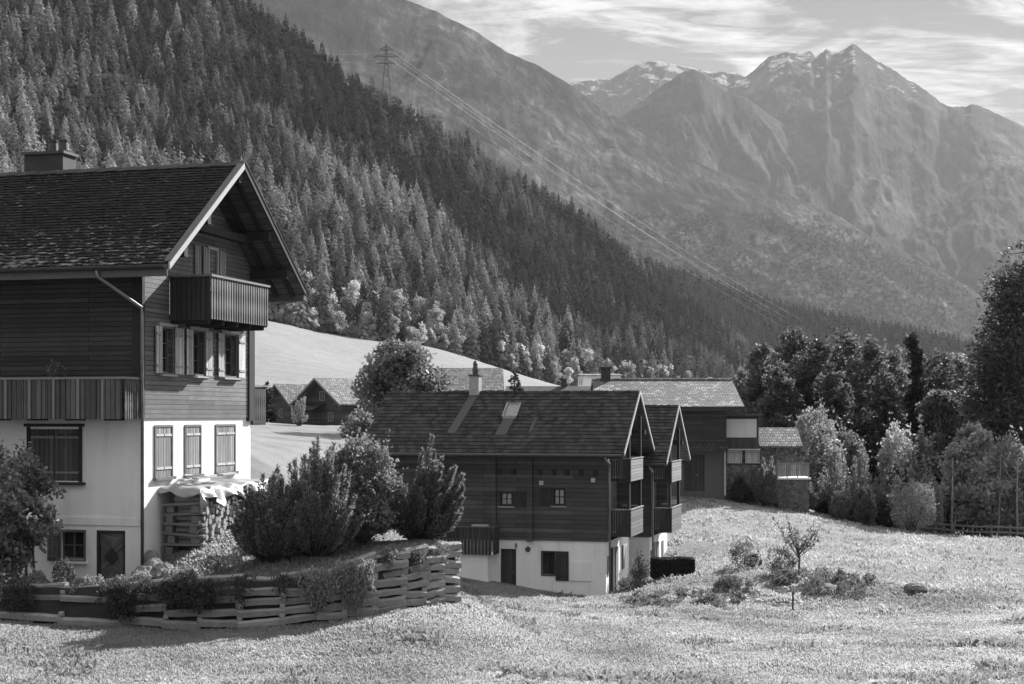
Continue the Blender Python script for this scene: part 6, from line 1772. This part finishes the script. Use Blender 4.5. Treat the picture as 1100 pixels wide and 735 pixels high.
BU = [(912,100,480,74,'leaf_mid','wide upright bush at the front of the grove','p'),(905,97.5,524,27,'leaf_mid','smaller dark rounded bush left of its taller twin','r'),(929,97,517,28,'leaf_mid','taller dark rounded bush in the row on the lawn edge','r'),(953,97.5,529,25,'leaf_dark','dark rounded bush against the bright round bush','r'),(978,96.5,506,50,'leaf_pale','bright feathery round bush at the lawn edge','r'),(862,99,514,30,'leaf_mid','rounded bush below the annex terrace','r'),(823,95.5,483,24,'leaf_mid','upright bush against the stone wall of the barn wing','p'),(843,98,528,22,'leaf_dark','low dark bush at the foot of the annex wall','r'),(886,100,532,22,'leaf_dark','low dark bush between the rounded bushes','r'),(999,100,508,26,'leaf_mid','leafy bush just right of the bright round bush','r'),(796,96,512,22,'leaf_dark','low dark bush by the stone wall near the barn door','r')]
for k, (px, d, ty, wpx, mt, lab, kd) in enumerate(BU):
    p = on_ground(px, d); h = max(0.6, EYE - (ty-HOR)/F*d - p.z); w_ = wpx/F*d
    if kd == 'p': plume_shrub('bush', lab, 'bush', p, h, w_, 60, 150, 0.22, mt, 940+k, (0, 0), 1.0, 0.7, 1.0, None, 0.3)
    else: round_bush('bush', lab, 'bush', p, w_*0.98, h*0.88, 5200, 0.15, mt, 940+k, None, 1.0, 0.42, 0.3)
for k, (px, d) in enumerate(((1022,103),(1060,108),(1072,104),(1093,103),(1050,110),(1102,107),(1012,108),(1080,111))):
    p = on_ground(px, d); m2 = MB(); rk = random.Random(k)
    m2.tube([(0, 0, -0.2), (rk.uniform(-.1, .1), 0, 2.5), (rk.uniform(-.2, .2), 0, 5.5)], [0.09, 0.07, 0.03], 6)
    for q in range(5):
        z = rk.uniform(1.5, 5); m2.tube([(0, 0, z), (rk.uniform(-.9, .9), rk.uniform(-.6, .6), z+rk.uniform(.2, .9))], [0.03, 0.01], 4)
    o = m2.build('bare_trunk', M['bark_pale'], None, smooth=True); o.location = p
    tag(o, 'thin bare trunk in the dark undergrowth behind the rail fence', 'tree', 'thin bare trunks behind the rail fence')
UG = [(1012,112,470),(1035,114,480),(1058,113,474),(1078,114,482),(1098,113,470),(1118,112,460),(1022,120,450),(1070,121,455),(1105,120,450),(985,116,490),(1130,116,450)]
for k, (px, d, ty) in enumerate(UG):
    p = on_ground(px, d); h = EYE - (ty-HOR)/F*d - p.z
    round_bush('undergrowth_bush', 'dark tall undergrowth bush in the shade behind the rail fence', 'bush', p, 2.9, h, 4200, 0.26, 'leaf_dark', 990+k, 'dark undergrowth behind the rail fence', lump=0.4)
# ------------------------------------------------------------------ grass blades on the meadow near the camera
rg = np.random.default_rng(21)
def grass_patch(n, d0, d1, th, power, hmin, hmax, zf, keep=None):
    u = rg.uniform(0, 1, n); e_ = 2 - power
    d = (d0**e_ + u*(d1**e_ - d0**e_))**(1/e_)
    a = rg.uniform(-th, th, n); x = d*np.tan(a)
    if keep is not None:
        k = keep(x, d); x, d = x[k], d[k]
    z = zf(x, d); n = len(x)
    dens = fbm(x/1.6, d/1.6, 3, 51); k = dens > rg.uniform(-1.1, 0.1, n) ; x, d, z, dens = x[k], d[k], z[k], dens[k]; n = len(x)
    nb_ = 4
    X = np.repeat(x, nb_); Y = np.repeat(d, nb_); Z = np.repeat(z, nb_); m_ = len(X)
    sc = np.repeat((0.75 + 0.5*np.clip(dens, -0.5, 1))*(1 + 2.2*np.clip(fbm(x/0.9, d/1.3, 3, 81) - 0.22, 0, 0.6)), nb_)
    ang = rg.uniform(0, 6.28, m_); ln = rg.uniform(0.2, 1.0, m_); h = rg.uniform(hmin, hmax, m_)*sc; w_ = 0.0025 + 0.00030*Y
    X = X + rg.normal(0, 0.02, m_)*(1+Y/25); Y2 = Y + rg.normal(0, 0.02, m_)*(1+Y/25)
    bx_, by_ = -np.sin(ang)*w_, np.cos(ang)*w_
    tx, ty = np.cos(ang)*h*ln, np.sin(ang)*h*ln
    V = np.stack([np.stack([X-bx_, Y2-by_, Z-0.01], 1), np.stack([X+bx_, Y2+by_, Z-0.01], 1), np.stack([X+tx*0.45+bx_*0.8, Y2+ty*0.45+by_*0.8, Z+h*0.7], 1), np.stack([X+tx, Y2+ty, Z+h*(1.0-0.25*ln)], 1)], 1).reshape(-1, 3)
    return V
inter = lambda x: np.interp(x, wx, wy)
def lawn_keep(x, d):
    px = x/d*F + 550
    return ~((px < 491) & (d > inter(x) - 0.15)) & ~((px > 480) & (px < 700) & (d > 66 - (px-651)*0.03))
V1 = grass_patch(330000, 24.5, 66, 0.41, 1.4, 0.04, 0.12, ground_z, lawn_keep)
V2 = grass_patch(26000, 52, 100, 0.40, 1.2, 0.10, 0.22, ground_z, lambda x, d: (x/d*F+550 > 690))
V = np.concatenate([V1, V2])
V3 = grass_patch(60000, 24.5, 66, 0.41, 1.4, 0.10, 0.24, ground_z, lambda x, d: lawn_keep(x, d) & (fbm(x/2.2, d/3.0, 4, 91) > 0.34))
V = np.concatenate([V, V3])
gt = np.clip(0.5 + 0.75*fbm(V[:,0]/2.6, V[:,1]/4.5, 4, 61), 0, 1)
gt[-len(V3):] = 0.0
tag(link('grass', np_mesh('grass', V, np.arange(len(V)).reshape(-1, 4), attrs={'tint': gt}), M['grass']), 'short sunlit meadow grass in the foreground', 'grass', kind='stuff')
kx = rg.uniform(0, 1, 26000)*sN; ji = np.clip(kx.astype(int), 0, sN-1); jr = 0.012 + rg.uniform(0, 0.5, 26000)
X = ax[ji]*(1-jr) + bx[ji]*jr; Yt = ay[ji]*(1-jr) + by[ji]*jr
lx = (X-c1.x)*math.cos(YAW) - (Yt-c1.y)*math.sin(YAW); ly = (X-c1.x)*math.sin(YAW) + (Yt-c1.y)*math.cos(YAW)
k = ~((lx < 0.1) & (ly > -0.05) & (ly < W1+0.1))
X, Yt = X[k], Yt[k]
m_ = len(X); nb_ = 4; Z = terrace_z(X, Yt)
X = np.repeat(X, nb_) + rg.normal(0, .04, m_*nb_); Yt = np.repeat(Yt, nb_) + rg.normal(0, .04, m_*nb_); Z = np.repeat(Z, nb_); n = len(X)
ang = rg.uniform(0, 6.28, n); h = rg.uniform(0.04, 0.11, n); ln = rg.uniform(0.2, 1, n); w_ = 0.018
V = np.stack([np.stack([X+np.sin(ang)*w_, Yt-np.cos(ang)*w_, Z-0.02], 1), np.stack([X-np.sin(ang)*w_, Yt+np.cos(ang)*w_, Z-0.02], 1), np.stack([X-np.sin(ang)*w_*.7+np.cos(ang)*h*ln*.4, Yt+np.cos(ang)*w_*.7+np.sin(ang)*h*ln*.4, Z+h*.7], 1), np.stack([X+np.cos(ang)*h*ln, Yt+np.sin(ang)*h*ln, Z+h*(1-.3*ln)], 1)], 1).reshape(-1, 3)
tag(link('garden_grass', np_mesh('garden_grass', V, np.arange(len(V)).reshape(-1, 4), attrs={'tint': np.full(len(V), 0.5)}), M['grass']), 'short grass on the raised garden', 'grass', kind='stuff')
